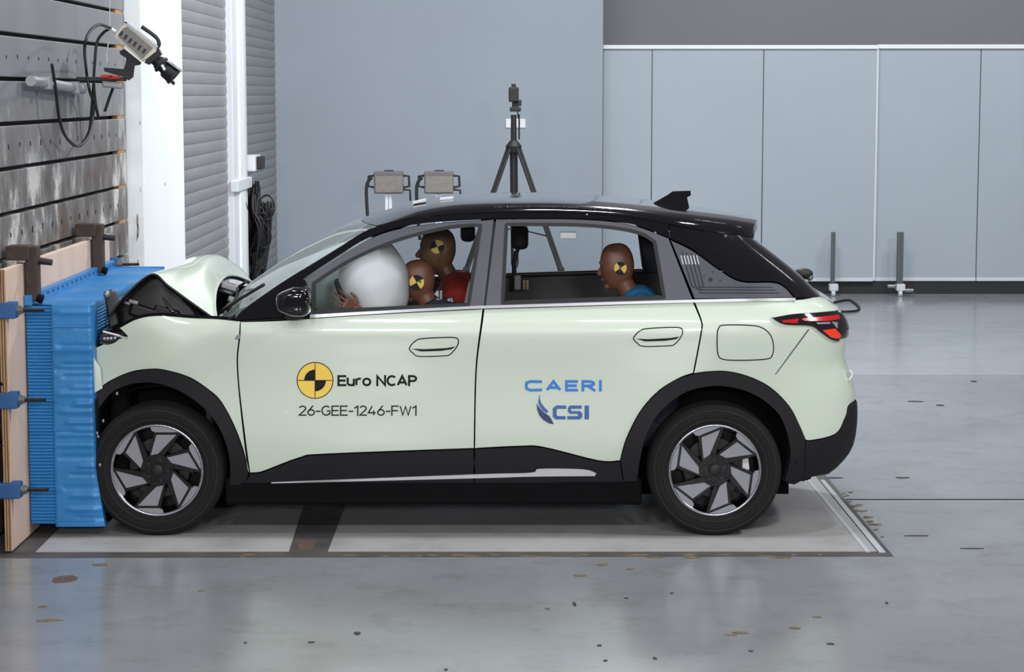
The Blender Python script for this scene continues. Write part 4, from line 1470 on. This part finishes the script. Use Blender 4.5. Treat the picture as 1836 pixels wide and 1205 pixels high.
for x in (187, 193, 199, 206):
    p = A(x, 606 + (x % 2), 11.045)
    obj('lamp_cell', MB().ell(p, (.009, .009, .008), 10, 6), 'lamp_clear', hlm, True)
# crushed bumper fold running down beside the barrier
b = MB()
b.grid(surf([[A(163, 626, 11.02), A(160, 665, 11.02), A(157, 713, 11.03)], [A(168, 640, 11.0), A(170, 672, 11.0), A(172, 703, 11.01)], [A(180, 660, 11.01), A(182, 680, 11.01), A(184, 696, 11.02)]], 5, 5))
obj('bumper_fold', b, 'paint', CAR, True)
b = MB()
b.grid(surf([[A(160, 718, 11.05), A(164, 800, 11.05), A(176, 915, 11.06)], [A(172, 715, 11.0), A(176, 800, 11.03), A(186, 905, 11.05)], [A(190, 712, 11.2), A(192, 800, 11.2), A(196, 890, 11.2)]], 6, 4))
obj('crushed_bumper', b, 'cladding', CAR, True)
b = MB().bbox((-2.08, YC - .80, .25), (-1.98, YC + .85, .95), .03)
obj('bumper_beam', b, 'dark', CAR)
for (x, y) in ((174, 777), (176, 783), (179, 834), (185, 755), (210, 706)):
    obj('trim_clip', MB().ell(A(x, y, 10.995), (.008, .006, .01), 8, 6), 'metal', CAR, True)

# =================================================================== THE DUMMIES
def capsule(b, a, c, r0, r1, n=14):
    a, c = V3(a), V3(c)
    d = (c - a)
    q = d.to_track_quat('Z', 'Y')
    L = d.length
    prof = []
    for i in range(5):
        t = -PI / 2 + PI / 2 * i / 4
        prof.append((r0 * math.sin(t), max(1e-4, r0 * math.cos(t))))
    for i in range(5):
        t = PI / 2 * i / 4
        prof.append((L + r1 * math.sin(t), max(1e-4, r1 * math.cos(t))))
    rows = [[a + q @ V3((r * math.cos(2 * PI * k / n), r * math.sin(2 * PI * k / n), o)) for k in range(n)] for o, r in prof]
    b.grid(rows, True)
def remesh(o, vox, smooth=6):
    m = o.modifiers.new('r', 'REMESH')
    m.mode = 'VOXEL'
    m.voxel_size = vox
    s_ = o.modifiers.new('s', 'SMOOTH')
    s_.iterations = smooth
    s_.factor = 0.5
    eval_mods(o)
    o.data.shade_smooth()
    return o
def close_caps(b):
    return b
def marker(parent, c_, r, a0, nrm=V3((0, -1, 0))):
    """round yellow and black target stuck to the side of a head"""
    q = nrm.to_track_quat('Z', 'Y')
    def p(rad, a, o):
        return c_ + q @ V3((rad * math.cos(a), rad * math.sin(a), o))
    b = MB()
    n = 28
    b.add([p(r, 2 * PI * i / n, 0.001) for i in range(n)], [tuple(range(n))])
    t_ = obj('target_marker', b, 'decal_black', parent)
    for k in range(2):
        b = MB()
        b.add([p(0, 0, .0025)] + [p(r * .98, a0 + k * PI + PI / 2 * i / 8, .0025) for i in range(9)], [tuple(range(10))])
        obj('marker_sector', b, 'decal_yellow', t_)

def head(b, c_, r, tilt):
    """dummy head facing the front of the car (-x): skull, brow, nose, chin, jaw, ear"""
    rot = Matrix.Rotation(tilt, 3, 'Y')
    def fn(p):
        q = p.copy()
        k = (abs(p.x) ** 2.6 + abs(p.y) ** 2.6 + abs(p.z) ** 2.6) ** (-1 / 2.6)
        q = q * k
        if q.z < 0:
            q.x = q.x * (1 - 0.25 * (-q.z) ** 1.5) - 0.10 * (-q.z)
            q.y = q.y * (1 - 0.30 * (-q.z) ** 1.3)
        return q
    b.ell(c_, r, 30, 20, rot, fn)
    def L(x, y, z):
        return c_ + rot @ V3((x * r[0], y * r[1], z * r[2]))
    capsule(b, L(-.88, 0, .10), L(-1.10, 0, -.22), .010, .016)          # nose
    capsule(b, L(-.86, -.45, .22), L(-.90, .45, .22), .014, .014)       # brow
    capsule(b, L(-.74, -.2, -.80), L(-.74, .2, -.80), .018, .018)       # chin
    capsule(b, L(-.92, -.22, -.50), L(-.92, .22, -.50), .011, .011)     # lips
    for s in (-1, 1):
        capsule(b, L(.12, s * .93, .02), L(.10, s * .90, -.26), .012, .009)   # ears

def hand(b, wrist, d, up, s=1.0):
    """palm and five bent fingers; d: direction of the fingers, up: side of the thumb"""
    d = d.normalized()
    up = (up - d * up.dot(d)).normalized()
    n = d.cross(up)
    palm = wrist + d * .085 * s
    for k in (-1.5, -.5, .5, 1.5):
        capsule(b, wrist + up * (.010 * k * s), palm + up * (.019 * k * s), .015 * s, .013 * s, 10)
    for k, (ln, r) in enumerate(((.062, .0062), (.078, .0068), (.084, .0072), (.074, .0068))):
        base = palm + up * ((k - 1.5) * .021 * s)
        fan = up * ((k - 1.5) * .10)
        m1 = base + (d * .95 + n * .25 + fan) * (ln * .48 * s)
        m2 = m1 + (d * .80 + n * .55 + fan) * (ln * .36 * s)
        m3 = m2 + (d * .45 + n * .85 + fan) * (ln * .28 * s)
        capsule(b, base, m1, r * s * 1.15, r * s, 8)
        capsule(b, m1, m2, r * s, r * s * .95, 8)
        capsule(b, m2, m3, r * s * .95, r * s * .8, 8)
    t0 = wrist + d * .025 * s + up * .028 * s
    t1 = t0 + (d * .6 + up * .7 + n * .2) * (.042 * s)
    t2 = t1 + (d * .85 + up * .2 + n * .35) * (.034 * s)
    capsule(b, t0, t1, .012 * s, .0105 * s, 8)
    capsule(b, t1, t2, .0105 * s, .008 * s, 8)

def dummy(label, Y, hpx, hsize, tilt, lean, hipx, skin_m, shirt_m, arms, mk, bracket=False, sh=0.18, marker_at=(0, 0)):
    hc = at(hpx[0], hpx[1], Y)
    hip = V3((at(hipx, 600, Y).x, Y, 0.68))
    t = thing('crash_test_dummy', label, 'dummy', (hip.x, Y, 0.60))
    nk = hc + V3((lean[0], 0, -hsize[2] * 0.95))
    chest = nk + V3((0.06, 0, -0.17))
    body = MB()
    head(body, hc, hsize, tilt)
    capsule(body, hc + V3((.02, 0, -hsize[2] * .5)), nk + V3((.02, 0, -.05)), .052, .055)
    # torso, legs
    capsule(body, chest + V3((0, -.09, .07)), chest + V3((0, .09, .07)), .105, .105)
    capsule(body, chest, hip + V3((0, 0, .10)), .135, .125)
    capsule(body, hip + V3((0, -.07, .02)), hip + V3((0, .07, .02)), .115, .115)
    for s in (-1, 1):
        knee = hip + V3((-0.42, s * .13, .02))
        knee.z = max(knee.z, .55)
        ank = V3((knee.x - .18, Y + s * .12, .45))
        capsule(body, hip + V3((0, s * .09, 0)), knee, .085, .060)
        capsule(body, knee, ank, .055, .040)
        capsule(body, ank, ank + V3((-.14, 0, -.02)), .038, .030)
    sh_ = {}
    for s in (-1, 1):
        shp = chest + V3((0, s * sh, .09))
        sh_[s] = shp
        e, w_ = arms[s]
        e, w_ = V3(e), V3(w_)
        capsule(body, chest + V3((0, s * .08, .08)), shp, .07, .062)
        capsule(body, shp, e, .055, .043)
        capsule(body, e, w_, .042, .027)
        hand(body, w_, (w_ - e), V3((0.1, 0, 1)), .92)
    o = obj('dummy_body', body, skin_m, t)
    remesh(o, 0.0042, 4)
    # shirt over torso and upper arms
    b = MB()
    capsule(b, chest + V3((0, -.09, .07)), chest + V3((0, .09, .07)), .118, .118)
    capsule(b, chest, hip + V3((0, 0, .12)), .150, .140)
    for s in (-1, 1):
        e = V3(arms[s][0])
        capsule(b, chest + V3((0, s * .08, .08)), sh_[s], .082, .075)
        capsule(b, sh_[s], sh_[s] + (e - sh_[s]) * .7, .070, .060)
    s_ = obj('shirt', b, shirt_m, t)
    remesh(s_, 0.010, 4)
    if bracket:
        b = MB()
        rg = random.Random(2)
        for k in range(9):
            p = nk + V3((.075 + rg.uniform(-.03, .04), -.06 + rg.uniform(-.03, .03), rg.uniform(-.07, .06)))
            q_ = rg.uniform(.008, .018)
            b.bbox(p - V3((q_ * 1.6, q_, q_)), p + V3((q_ * 1.6, q_, q_)), .004, Matrix.Rotation(rg.uniform(-.8, .8), 3, 'Y'))
        b.cyl(nk + V3((.07, -.06, -.10)), nk + V3((.07, -.06, .06)), .012, n=10)
        obj('neck_bracket', b, 'metal', t)
    mc = V3((hc.x + marker_at[0], hc.y - hsize[1] * 1.02, hc.z + marker_at[1]))
    marker(t, mc, mk[0], mk[1])
    return t
YD, YP = 11.55, 12.29
dummy('brown-headed crash dummy in dark shirt with face against the white airbag', YD, (751, 503), (.086, .075, .112), -0.18, (.05, 0), 836, 'dummy_skin', 'shirt_navy',
      {-1: (at(694, 592, 11.25), at(641, 557, 11.18)), 1: (at(715, 600, 11.75), at(660, 575, 11.72))}, (.040, math.radians(-60)), True, marker_at=(-.008, -.004))
dummy('taller brown-headed crash dummy in red shirt in the far front seat', YP, (785, 450), (.102, .085, .135), 0.05, (.06, 0), 850, 'dummy_skin_dark', 'shirt_red',
      {-1: (at(770, 590, 12.05), at(690, 590, 12.05)), 1: (at(770, 590, 12.55), at(690, 590, 12.55))}, (.040, math.radians(20)), marker_at=(.0, .03))
dummy('brown-headed crash dummy in blue shirt sitting on the rear seat', 11.56, (1107, 478), (.090, .075, .125), -0.10, (.06, 0), 1160, 'dummy_skin', 'shirt_blue',
      {-1: (at(1080, 610, 11.36), at(1010, 610, 11.40)), 1: (at(1080, 610, 11.78), at(1010, 610, 11.74))}, (.034, math.radians(125)), marker_at=(.012, -.002))

# =================================================================== THE BARRIER FACE
XF, XL = -2.14, -2.47                                 # front and back planes of the blue honeycomb
YN, YF = 11.0, 13.35                                  # near and far ends
ZB, ZT = at(100, 940, YN).z, at(150, 548, YN).z
t = thing('deformable_barrier', 'bright blue deformable barrier block on plywood against the left wall', 'barrier', (XL, YN, 0))
b = MB()
nr = 66
rows = []
for i in range(nr + 1):
    z = ZB + (ZT - ZB) * i / nr
    for dz, ins in ((0.0, .007), ((ZT - ZB) / nr * .35, 0.0), ((ZT - ZB) / nr * .75, 0.0)):
        if i == nr and dz > 0:
            break
        x0, x1, y0, y1 = XL, XF - ins, YN + ins, YF
        rows.append([V3((x0, y0, z + dz)), V3(((x0 + x1) / 2, y0, z + dz)), V3((x1, y0, z + dz)), V3((x1, (y0 + y1) / 2, z + dz)), V3((x1, y1, z + dz)), V3((x0, y1, z + dz))])
b.grid(rows, True)
obj('honeycomb_core', b, 'barrier_blue', t)
# top skin with ridges running away from the wall
b = MB()
rows = []
ny = 140
for i in range(ny + 1):
    y = YN + (YF - YN) * i / ny
    h = 0.008 * (0.5 + 0.5 * math.sin(i * 2 * PI / 7)) + 0.004 * math.sin(i * 0.71)
    rows.append([V3((XL, y, ZT + 0.006)), V3((XL + .10, y, ZT + h)), V3((XL + .22, y, ZT + h)), V3((XF + (0.0 if y > YN + .1 else -.0), y, ZT + h * .6)), V3((XF + .001, y, ZT - .02))])
b.grid(rows)
obj('top_skin', b, 'barrier_blue', t)
# cladding sheet folded round the front of the near end
rng = random.Random(11)
folds = [(z, rng.uniform(.005, .016), rng.uniform(.004, .010), rng.uniform(0.0, .6)) for z in [ZB + (ZT - ZB) * u for u in (.03, .07, .13, .17, .23, .27, .31, .36, .41, .435, .47, .52, .555, .60, .63, .68, .71, .735, .80, .815, .90, .97)]]
def fold(z, u):
    s_ = 0
    for zc, wd, am, st in folds:
        if u >= st:
            s_ += am * math.exp(-((z - zc) / wd) ** 2) * (1 if int(zc * 1000) % 2 else -0.6)
    return s_
b = MB()
rows = []
nz = 150
xs_ = [at(95, 700, YN).x + (XF - at(95, 700, YN).x) * k / 14 for k in range(15)]
for i in range(nz + 1):
    z = ZB - 0.012 + (ZT - ZB + .02) * i / nz
    row = []
    for k, x in enumerate(xs_):
        row.append(V3((x, YN - 0.012 - fold(z, k / 14), z)))
    bulge = 0.025 * max(0, (0.35 - z)) / .35 * 2
    row.append(V3((XF + .008 + bulge, YN - .004 - fold(z, 1) * .5, z)))
    row.append(V3((XF + .010 + bulge, YN + .04, z)))
    row.append(V3((XF + .006 + bulge * .5, YN + .14, z)))
    rows.append(row)
b.grid(rows)
sh_ = obj('cladding_sheet', b, 'barrier_blue', t, True, 50)
md = sh_.modifiers.new('solid', 'SOLIDIFY')
md.thickness = 0.003
for u in (0.02, 0.435, 0.80, 0.905):
    z = ZB + (ZT - ZB) * u
    b = MB().bbox((xs_[0] - .002, YN - .021, z - .004), (XF + .002, YN - .006, z + .004), .003)
    obj('cladding_seam', b, 'barrier_blue', t)
# top flange with bolt holes
b = MB()
b.bbox((XL - .005, YN - .02, ZT), (XL + .035, YF - .05, ZT + .055), .004)
fl = obj('top_flange', b, 'barrier_blue', t)
for k in range(18):
    y = YN + .12 + k * .125
    b = MB().cyl((XL + .034, y, ZT + .032), (XL + .0365, y, ZT + .032), .008, n=10)
    obj('bolt_hole', b, 'dark', fl)
b = MB().ell(A(126, 511, 12.15), (.014, .014, .012), 12, 8)
obj('flange_bolt', b, 'white_sticker', fl, True)
b = MB().bbox((XF - .35, YF, ZT - .02), (XF + .0, YF + .012, ZT + .012), .003)
obj('end_plate', b, 'barrier_blue', t)
# corner fold torn up near the bonnet
b = MB()
b.grid(surf([[A(198, 534, 11.5), A(214, 534, 11.55), A(224, 533, 11.6)], [A(200, 546, 11.45), A(215, 548, 11.5), A(226, 545, 11.55)]], 4, 3))
o = obj('torn_flap', b, 'clamp_blue', t, True)
md = o.modifiers.new('solid', 'SOLIDIFY')
md.thickness = 0.004
# plywood backing: upright boards
zp = on_x(80, 460, XL).z
YPN = on_x(17, 800, XL - .01).y
b = MB().bbox((XL - .042, YPN, 0.012), (XL - .008, YF + .02, zp), .003)
py_ = obj('plywood_board', b, 'plywood', t)
b = MB().box((XL - .043, YPN - .003, 0.012), (XL - .010, YPN, zp))
obj('board_edge', b, 'ply_edge', py_)
for x in (XL - .034, XL - .021):
    b = MB().box((x, YPN - .0045, 0.014), (x + .004, YPN - .003, zp - .002))
    obj('ply_layer', b, 'rust_brown', py_)
for (px, py) in ((3, 688), (3, 797)):
    b = MB().cyl(A(px, py, YPN - .004), A(px, py, YPN + .004), .010, n=10)
    obj('bolt_hole', b, 'dark', py_)

def clamp(label, c_, s=1.0):
    """blue hook bracket with its threaded bolt pointing away from the wall"""
    t = thing('bolt_clamp', label, 'clamp', c_, 'blue bracket clamps holding the barrier')
    b = MB()
    b.bbox(c_ + V3((-.12, -.04, -.040)), c_ + V3((-.012, .04, .038)), .006)
    b.bbox(c_ + V3((-.06, -.03, .030)), c_ + V3((-.012, .03, .042)), .004)
    obj('bracket', b, 'clamp_blue', t)
    b = MB()
    b.cyl(c_ + V3((-.016, 0, 0)), c_ + V3((.006, 0, 0)), .026, n=6)
    b.cyl(c_ + V3((.006, 0, 0)), c_ + V3((.020, 0, 0)), .019, n=6)
    obj('nut', b, 'metal', t)
    b = MB()
    prof = []
    for k in range(40):
        prof.append((.015 + k * .0027, .0105 if k % 2 else .0085))
    prof.append((.124, .0005))
    b.lathe(prof, c_, 'x', 10)
    obj('threaded_rod', b, 'dark_metal', t)
clamp('topmost blue bracket clamp at the near plywood edge', at(35, 556, 10.62))
clamp('middle blue bracket clamp at the near plywood edge', at(38, 717, 10.62))
clamp('lowest blue bracket clamp at the near plywood edge, close to the floor', at(43, 878, 10.62))
clamp('blue bracket clamp at the far top corner beside the white column', at(214, 474, 13.42))
def clamp_bar(label, px, ptop, pbot):
    p1 = on_x(px, ptop, XL + .03)
    p0 = on_x(px, pbot, XL + .03)
    y = p0.y
    t = thing('clamp_bar', label, 'clamp', (XL + .03, y, p0.z), 'rusty clamp bars')
    b = MB().bbox((XL + .0, y - .045, p0.z), (XL + .062, y + .045, p1.z), .006)
    obj('bar', b, 'rust_brown', t)
    b = MB().bbox((XL - .09, y - .075, p1.z - .07), (XL + .03, y + .05, p1.z + .004), .006)
    obj('head_block', b, 'rust_brown', t)
    b = MB().cyl((XL + .055, y, p1.z - .075), (XL + .13, y, p1.z - .085), .019, .016, 10)
    obj('bolt', b, 'dark_metal', t)
    b = MB().cyl((XL + .055, y - .03, p0.z + .02), (XL + .085, y - .03, p0.z + .01), .022, n=8)
    obj('foot_bolt', b, 'dark', t)
clamp_bar('nearer rusty brown clamp bar rising above the blue barrier', 60, 440, 540)
clamp_bar('farther rusty brown clamp bar rising above the blue barrier', 177, 401, 489)

# =================================================================== HIGH-SPEED CAMERA ON THE WALL
YK = 13.0
def K(px, py, dy=0.0):
    return at(px, py, YK + dy)
t = thing('wall_camera', 'cream high-speed camera with black zoom lens mounted on the crash block', 'camera', K(240, 100))
def slab(b, pts, hw, dy=0.0):
    n = len(pts)
    vs = [K(x, y, dy - hw) for x, y in pts] + [V3((K(x, y, dy).x, YK + dy + hw, K(x, y, dy).z)) for x, y in pts]
    b.add(vs, [tuple(range(n)), tuple(range(2 * n - 1, n - 1, -1))] + [(i, (i + 1) % n, n + (i + 1) % n, n + i) for i in range(n)])
    return b
bod = obj('camera_body', slab(MB(), [(206, 66), (208, 61), (220, 46), (228, 42), (281, 84), (280, 92), (262, 106), (254, 110)], .055), 'cam_body', t)
obj('vent_panel', slab(MB(), [(211, 64), (221, 50), (228, 48), (274, 86), (255, 106)], .004, -.057), 'cam_vent', bod)
for k in range(6):
    x = 218 + k * 8.2
    y = 55 + k * 6.3
    obj('vent_slot', slab(MB(), [(x, y), (x + 3.5, y + 2.7), (x - 1.5, y + 10), (x - 5, y + 7.3)], .002, -.061), 'dark_metal', bod)
obj('body_edge', slab(MB(), [(226, 43), (229, 41), (283, 83), (281, 86)], .060), 'white_tape', bod)
b = MB().tube([K(254, 48), K(280, 67), K(285, 80), K(280, 86)], .012, 8, smooth=4)
obj('carry_handle', b, 'matte_black', t, True)
b = MB().bbox(K(229, 41) - V3((.02, .03, .012)), K(237, 46) + V3((.0, .03, .012)), .006, Matrix.Rotation(.6, 3, 'Y'))
obj('viewfinder_foot', b, 'matte_black', t)
obj('lens_mount', slab(MB(), [(284, 87), (289, 97), (266, 116), (258, 112), (276, 92)], .05), 'matte_black', t)
d = (K(318, 142) - K(276, 104)).normalized()
p0 = K(276, 104)
ln = MB()
q = d.to_track_quat('Z', 'Y')
prof = [(0, .034), (.03, .036), (.035, .043), (.06, .043), (.065, .038), (.09, .040), (.095, .050), (.15, .054), (.155, .058), (.165, .058), (.165, .048), (.15, .001)]
rows = [[p0 + q @ V3((r * math.cos(2 * PI * k / 24), r * math.sin(2 * PI * k / 24), o)) for k in range(24)] for o, r in prof]
ln.grid(rows, True)
lo = obj('zoom_lens', ln, 'matte_black', t, True, 35)
for o_ in (.05, .105):
    rows = [[p0 + q @ V3((r * math.cos(2 * PI * k / 24), r * math.sin(2 * PI * k / 24), o_ + oo)) for k in range(24)] for oo, r in ((0, .052), (.008, .053), (.016, .052))]
    obj('focus_ring', MB().grid(rows, True), 'rubber', lo, True)
b = MB().bbox(K(293, 121, -.06) - V3((.008, .004, .018)), K(293, 121, -.06) + V3((.008, .004, .018)), .002, Matrix.Rotation(-.5, 3, 'Y'))
obj('lens_label', b, 'white_sticker', lo)
b = MB().bbox(K(314, 119) - V3((.055, .05, .003)), K(314, 119) + V3((.055, .05, .003)), .002, Matrix.Rotation(.62, 3, 'Y'))
obj('lens_flag', b, 'grey_tube', t)
obj('lens_hood_lip', slab(MB(), [(300, 135), (313, 148), (311, 153), (306, 149)], .03), 'matte_black', t)
obj('tilt_head', slab(MB(), [(214, 92), (222, 88), (252, 112), (250, 116), (240, 118), (236, 124), (224, 120), (226, 104), (216, 98)], .035), 'matte_black', t)
obj('pan_base', slab(MB(), [(186, 121), (200, 122), (222, 124), (226, 112), (240, 118), (238, 138), (230, 144), (222, 138), (206, 134), (187, 128)], .03), 'matte_black', t)
pw = on_x(180, 140, XW)
b = MB()
b.bbox((XW, YK - .03, K(215, 138).z - .025), (K(225, 138).x, YK + .05, K(215, 138).z + .0), .005)
obj('mounting_arm', b, 'dark_metal', t)
for (x, y) in ((192, 137), (205, 139)):
    b = MB().bbox(K(x, y, -.04) - V3((.035, .01, .010)), K(x, y, -.04) + V3((.035, .01, .010)), .004)
    obj('red_strap', b, 'shirt_red', t)
b = MB().bbox(K(205, 152) - V3((.07, .03, .02)), K(205, 152) + V3((.05, .03, .02)), .01, Matrix.Rotation(.1, 3, 'Y'))
obj('power_pack', b, 'grey_tube', t)
b = MB().tube([K(208, 58), K(200, 52), K(186, 47)], [.012, .010, .007], 8)
obj('cable_plug', b, 'white_sticker', t, True)
for k, pts in enumerate(([(198, 50), (178, 44), (160, 58), (152, 85), (154, 120), (160, 160), (168, 190), (160, 240), (140, 262), (118, 245), (106, 210), (100, 160), (93, 115)],
            [(196, 52), (186, 58), (174, 75), (170, 110), (168, 150), (172, 190), (176, 208)],
            [(168, 150), (164, 200), (160, 235), (146, 260), (134, 268)],
            [(203, 157), (196, 176), (188, 200)])):
    b = MB().tube([K(x, y, .1 + .03 * math.sin(i)) if k else on_x(x, y, XW + .03 + (.3 if i < 4 else .05)) for i, (x, y) in enumerate(pts)], .009, 7, smooth=6)
    obj('camera_cable', b, 'matte_black', t, True)
b = MB().tube([at(195, 75, 13.2), at(191, 95, 13.2), at(192, 118, 13.2)], .004, 6)
obj('safety_wire', b, 'white_tape', t)
b = MB().tube([at(196, -60, 13.2), at(197, 48, 13.2)], .003, 6)
obj('safety_wire', b, 'white_tape', t)
# grey tube clamped to the block beneath it
p0, p1 = on_x(55, 145, XW + .05), on_x(148, 160, XW + .05)
t = thing('wall_tube', 'pale grey tube fixed to the steel plates below the camera cables', 'tube', p0)
b = MB().cyl(p0, p1, .028, n=16)
obj('tube', b, 'grey_tube', t, True, 40)
for u in (.25, .8):
    p = p0.lerp(p1, u)
    b = MB().bbox((XW, p.y - .03, p.z - .035), (XW + .085, p.y + .03, p.z + .035), .006)
    obj('pipe_clip', b, 'grey_tube', t)

# =================================================================== TRIPOD AND WORK LIGHTS BEHIND THE CAR
YT = 20.0
def T(px, py, dy=0.0):
    return at(px, py, YT + dy)
t = thing('tripod', 'tall black tripod with small camera behind the car roof', 'tripod', V3((T(921, 600).x, YT, 0)))
xt_ = T(921, 300).x
za = T(921, 262).z
b = MB().cyl((xt_, YT, T(921, 360).z - .25), (xt_, YT, T(921, 206).z), .030, .026, 14)
obj('centre_column', b, 'matte_black', t, True, 40)
b = MB().cyl((xt_ + .05, YT - .03, T(921, 250).z), (xt_ + .05, YT - .03, T(921, 205).z), .008, n=8)
obj('crank_rod', b, 'matte_black', t)
b = MB()
b.lathe([(-.06, .03), (-.055, .06), (.0, .075), (.03, .05), (.05, .035)], (xt_, YT, za), 'z', 20)
obj('spider', b, 'matte_black', t, True, 40)
for k, (px, py, dy) in enumerate(((958, 347, -.28), (884, 347, -.28), (922, 372, .5))):
    top = V3((xt_ + (.045, -.045, 0)[k], YT + (-.03, -.03, .06)[k], za - .02))
    mid = T(px, py, dy * .45)
    dr = mid - top
    foot = top + dr * (top.z / -dr.z)
    for s in (-1, 0, 1):
        off = dr.cross(V3((0, 0, 1))).normalized().cross(dr).normalized()
        sidev = dr.cross(off).normalized() * (.022 * s)
        e = top + (foot - top) * (.62 if s else 1.0)
        st_ = top if s else top + (foot - top) * .55
        b = MB().cyl(st_ + sidev, e + sidev * (1 if s else 0), .014 if s else .016, n=8)
        obj('leg', b, 'matte_black', t)
    p = top.lerp(foot, .62)
    obj('leg_lock', MB().bbox(p - V3((.03, .03, .03)), p + V3((.03, .03, .03)), .01), 'matte_black', t)
    ls = top.lerp(foot, .45)
    obj('spreader', MB().cyl(ls, (xt_, YT, za - .75), .007, n=6), 'matte_black', t)
    obj('foot', MB().cyl(foot + V3((0, 0, .0)), foot + V3((0, 0, .04)), .022, .016, 10), 'rubber', t)
b = MB()
b.bbox(T(914, 200) - V3((0, .04, 0)), T(934, 192) + V3((0, .04, 0)), .008)
b.bbox(T(918, 196) - V3((0, .03, 0)), T(930, 183) + V3((0, .03, 0)), .008)
b.bbox(T(926, 190) - V3((0, .03, 0)), T(935, 179) + V3((0, .03, 0)), .008)
b.cyl(T(928, 200), T(929, 212), .006, n=6)
obj('pan_head', b, 'matte_black', t)
b = MB().bbox(T(912, 183) - V3((0, .06, 0)), T(930, 156) + V3((0, .06, 0)), .012)
obj('small_camera', b, 'matte_black', t)
b = MB().bbox(T(917, 157) - V3((0, .02, 0)), T(925, 150) + V3((0, .02, 0)), .006)
obj('camera_knob', b, 'matte_black', t)

def work_light(label, px, Y, rev):
    def L(x, y, dy=0):
        return at(x, y, Y + dy)
    cx_ = px
    foot = V3((L(cx_, 400).x, Y, 0))
    t = thing('work_light', label, 'work light', foot, 'flat panel work lights on stands')
    b = MB().bbox(L(cx_ - 26, 347) - V3((0, .05, 0)), L(cx_ + 26, 307) + V3((0, .05, 0)), .008)
    bd = obj('panel_housing', b, 'lamp_panel', t)
    b = MB().bbox(L(cx_ - 24, 345, -.055) - V3((0, .004, 0)), L(cx_ + 25, 316, -.055), .003)
    obj('front_plate', b, 'cam_vent', bd)
    b = MB().bbox(L(cx_ - 8, 310) - V3((0, .02, 0)), L(cx_ + 9, 305) + V3((0, .02, 0)), .005)
    obj('top_clip', b, 'matte_black', bd)
    for s in (-1, 1):
        x0 = cx_ + s * 26
        b = MB().tube([L(x0, 315), L(x0 + s * 10, 316), L(x0 + s * 11, 334), L(x0, 336)], .012, 6)
        obj('side_handle', b, 'matte_black', t)
    b = MB().tube([L(cx_ + 26, 340), L(cx_ + 38, 341), L(cx_ + 39, 360)], .010, 6)
    obj('yoke', b, 'matte_black', t)
    b = MB().tube([L(cx_ - 30, 318), L(cx_ - 38, 328), L(cx_ - 40, 345), L(cx_ - 38, 385), L(cx_ - 34, 430)], .016, 7, smooth=4)
    obj('coiled_cable', b, 'matte_black', t, True)
    b = MB()
    for s in (-3.5, 3):
        b.bbox((L(cx_ + s, 350).x - .016, Y - .02, 0.05), (L(cx_ + s, 350).x + .014, Y + .02, L(cx_, 347).z), .004)
    obj('stand_pole', b, 'white_trim', t)
    for k in range(3):
        a = 2 * PI * k / 3 + .5
        b = MB().tube([foot + V3((0, 0, .45)), foot + V3((.38 * math.cos(a), .38 * math.sin(a), .012))], .012, 6)
        obj('leg', b, 'matte_black', t)
work_light('grey panel work light on white stand, left of the pair behind the roof', 697, 21.0, 0)
work_light('grey panel work light on stand, right of the pair behind the roof', 787, 20.6, 0)

# =================================================================== SUPPORT POSTS BEFORE THE PARTITION
for (px, wpx, label) in ((1493, 7, 'slim grey steel post before the partition, nearer the car'), (1613, 11, 'wider grey steel post with white castor foot before the partition')):
    Y = YB - 0.22
    g_ = V3((at(px, 500, Y).x, Y, 0))
    t = thing('partition_post', label, 'post', g_, 'steel posts before the partition')
    tp = at(px, 416, Y)
    hw = wpx / 2 * Y / F
    b = MB().bbox((g_.x - hw, Y - .03, .10), (g_.x + hw * .1, Y + .03, tp.z), .004)
    b.bbox((g_.x - hw * .2, Y - .02, .10), (g_.x + hw, Y + .04, tp.z), .004)
    obj('upright', b, 'post_grey', t)
    b = MB().bbox((g_.x - .04, Y - .05, .06), (g_.x + .06, Y + .06, .14), .012)
    obj('foot_block', b, 'white_trim', t)
    b = MB().cyl((g_.x - .015, Y - .02, .035), (g_.x + .025, Y - .02, .035), .035, n=14)
    obj('castor', b, 'white_trim', t)
    if px > 1550:
        b = MB().bbox((g_.x + .05, Y - .05, .045), (g_.x + .16, Y + .03, .085), .012)
        obj('brake_lever', b, 'metal', t)
        b = MB().bbox((g_.x - .14, Y - .03, .09), (g_.x - .04, Y + .03, .13), .012)
        obj('side_foot', b, 'metal', t)
# cable loop on the floor behind the car
b = MB()
b.tube([ground(x, y) + V3((0, 0, .012)) for x, y in ((1490, 545), (1520, 540), (1532, 545), (1541, 555), (1530, 560), (1500, 561))], .012, 7, smooth=6)
tag(obj('floor_cable', b, 'matte_black', None, True), 'thin dark cable looping on the floor behind the tail lamp', 'cable')
print('objects', len(bpy.data.objects), 'H', round(H, 3))
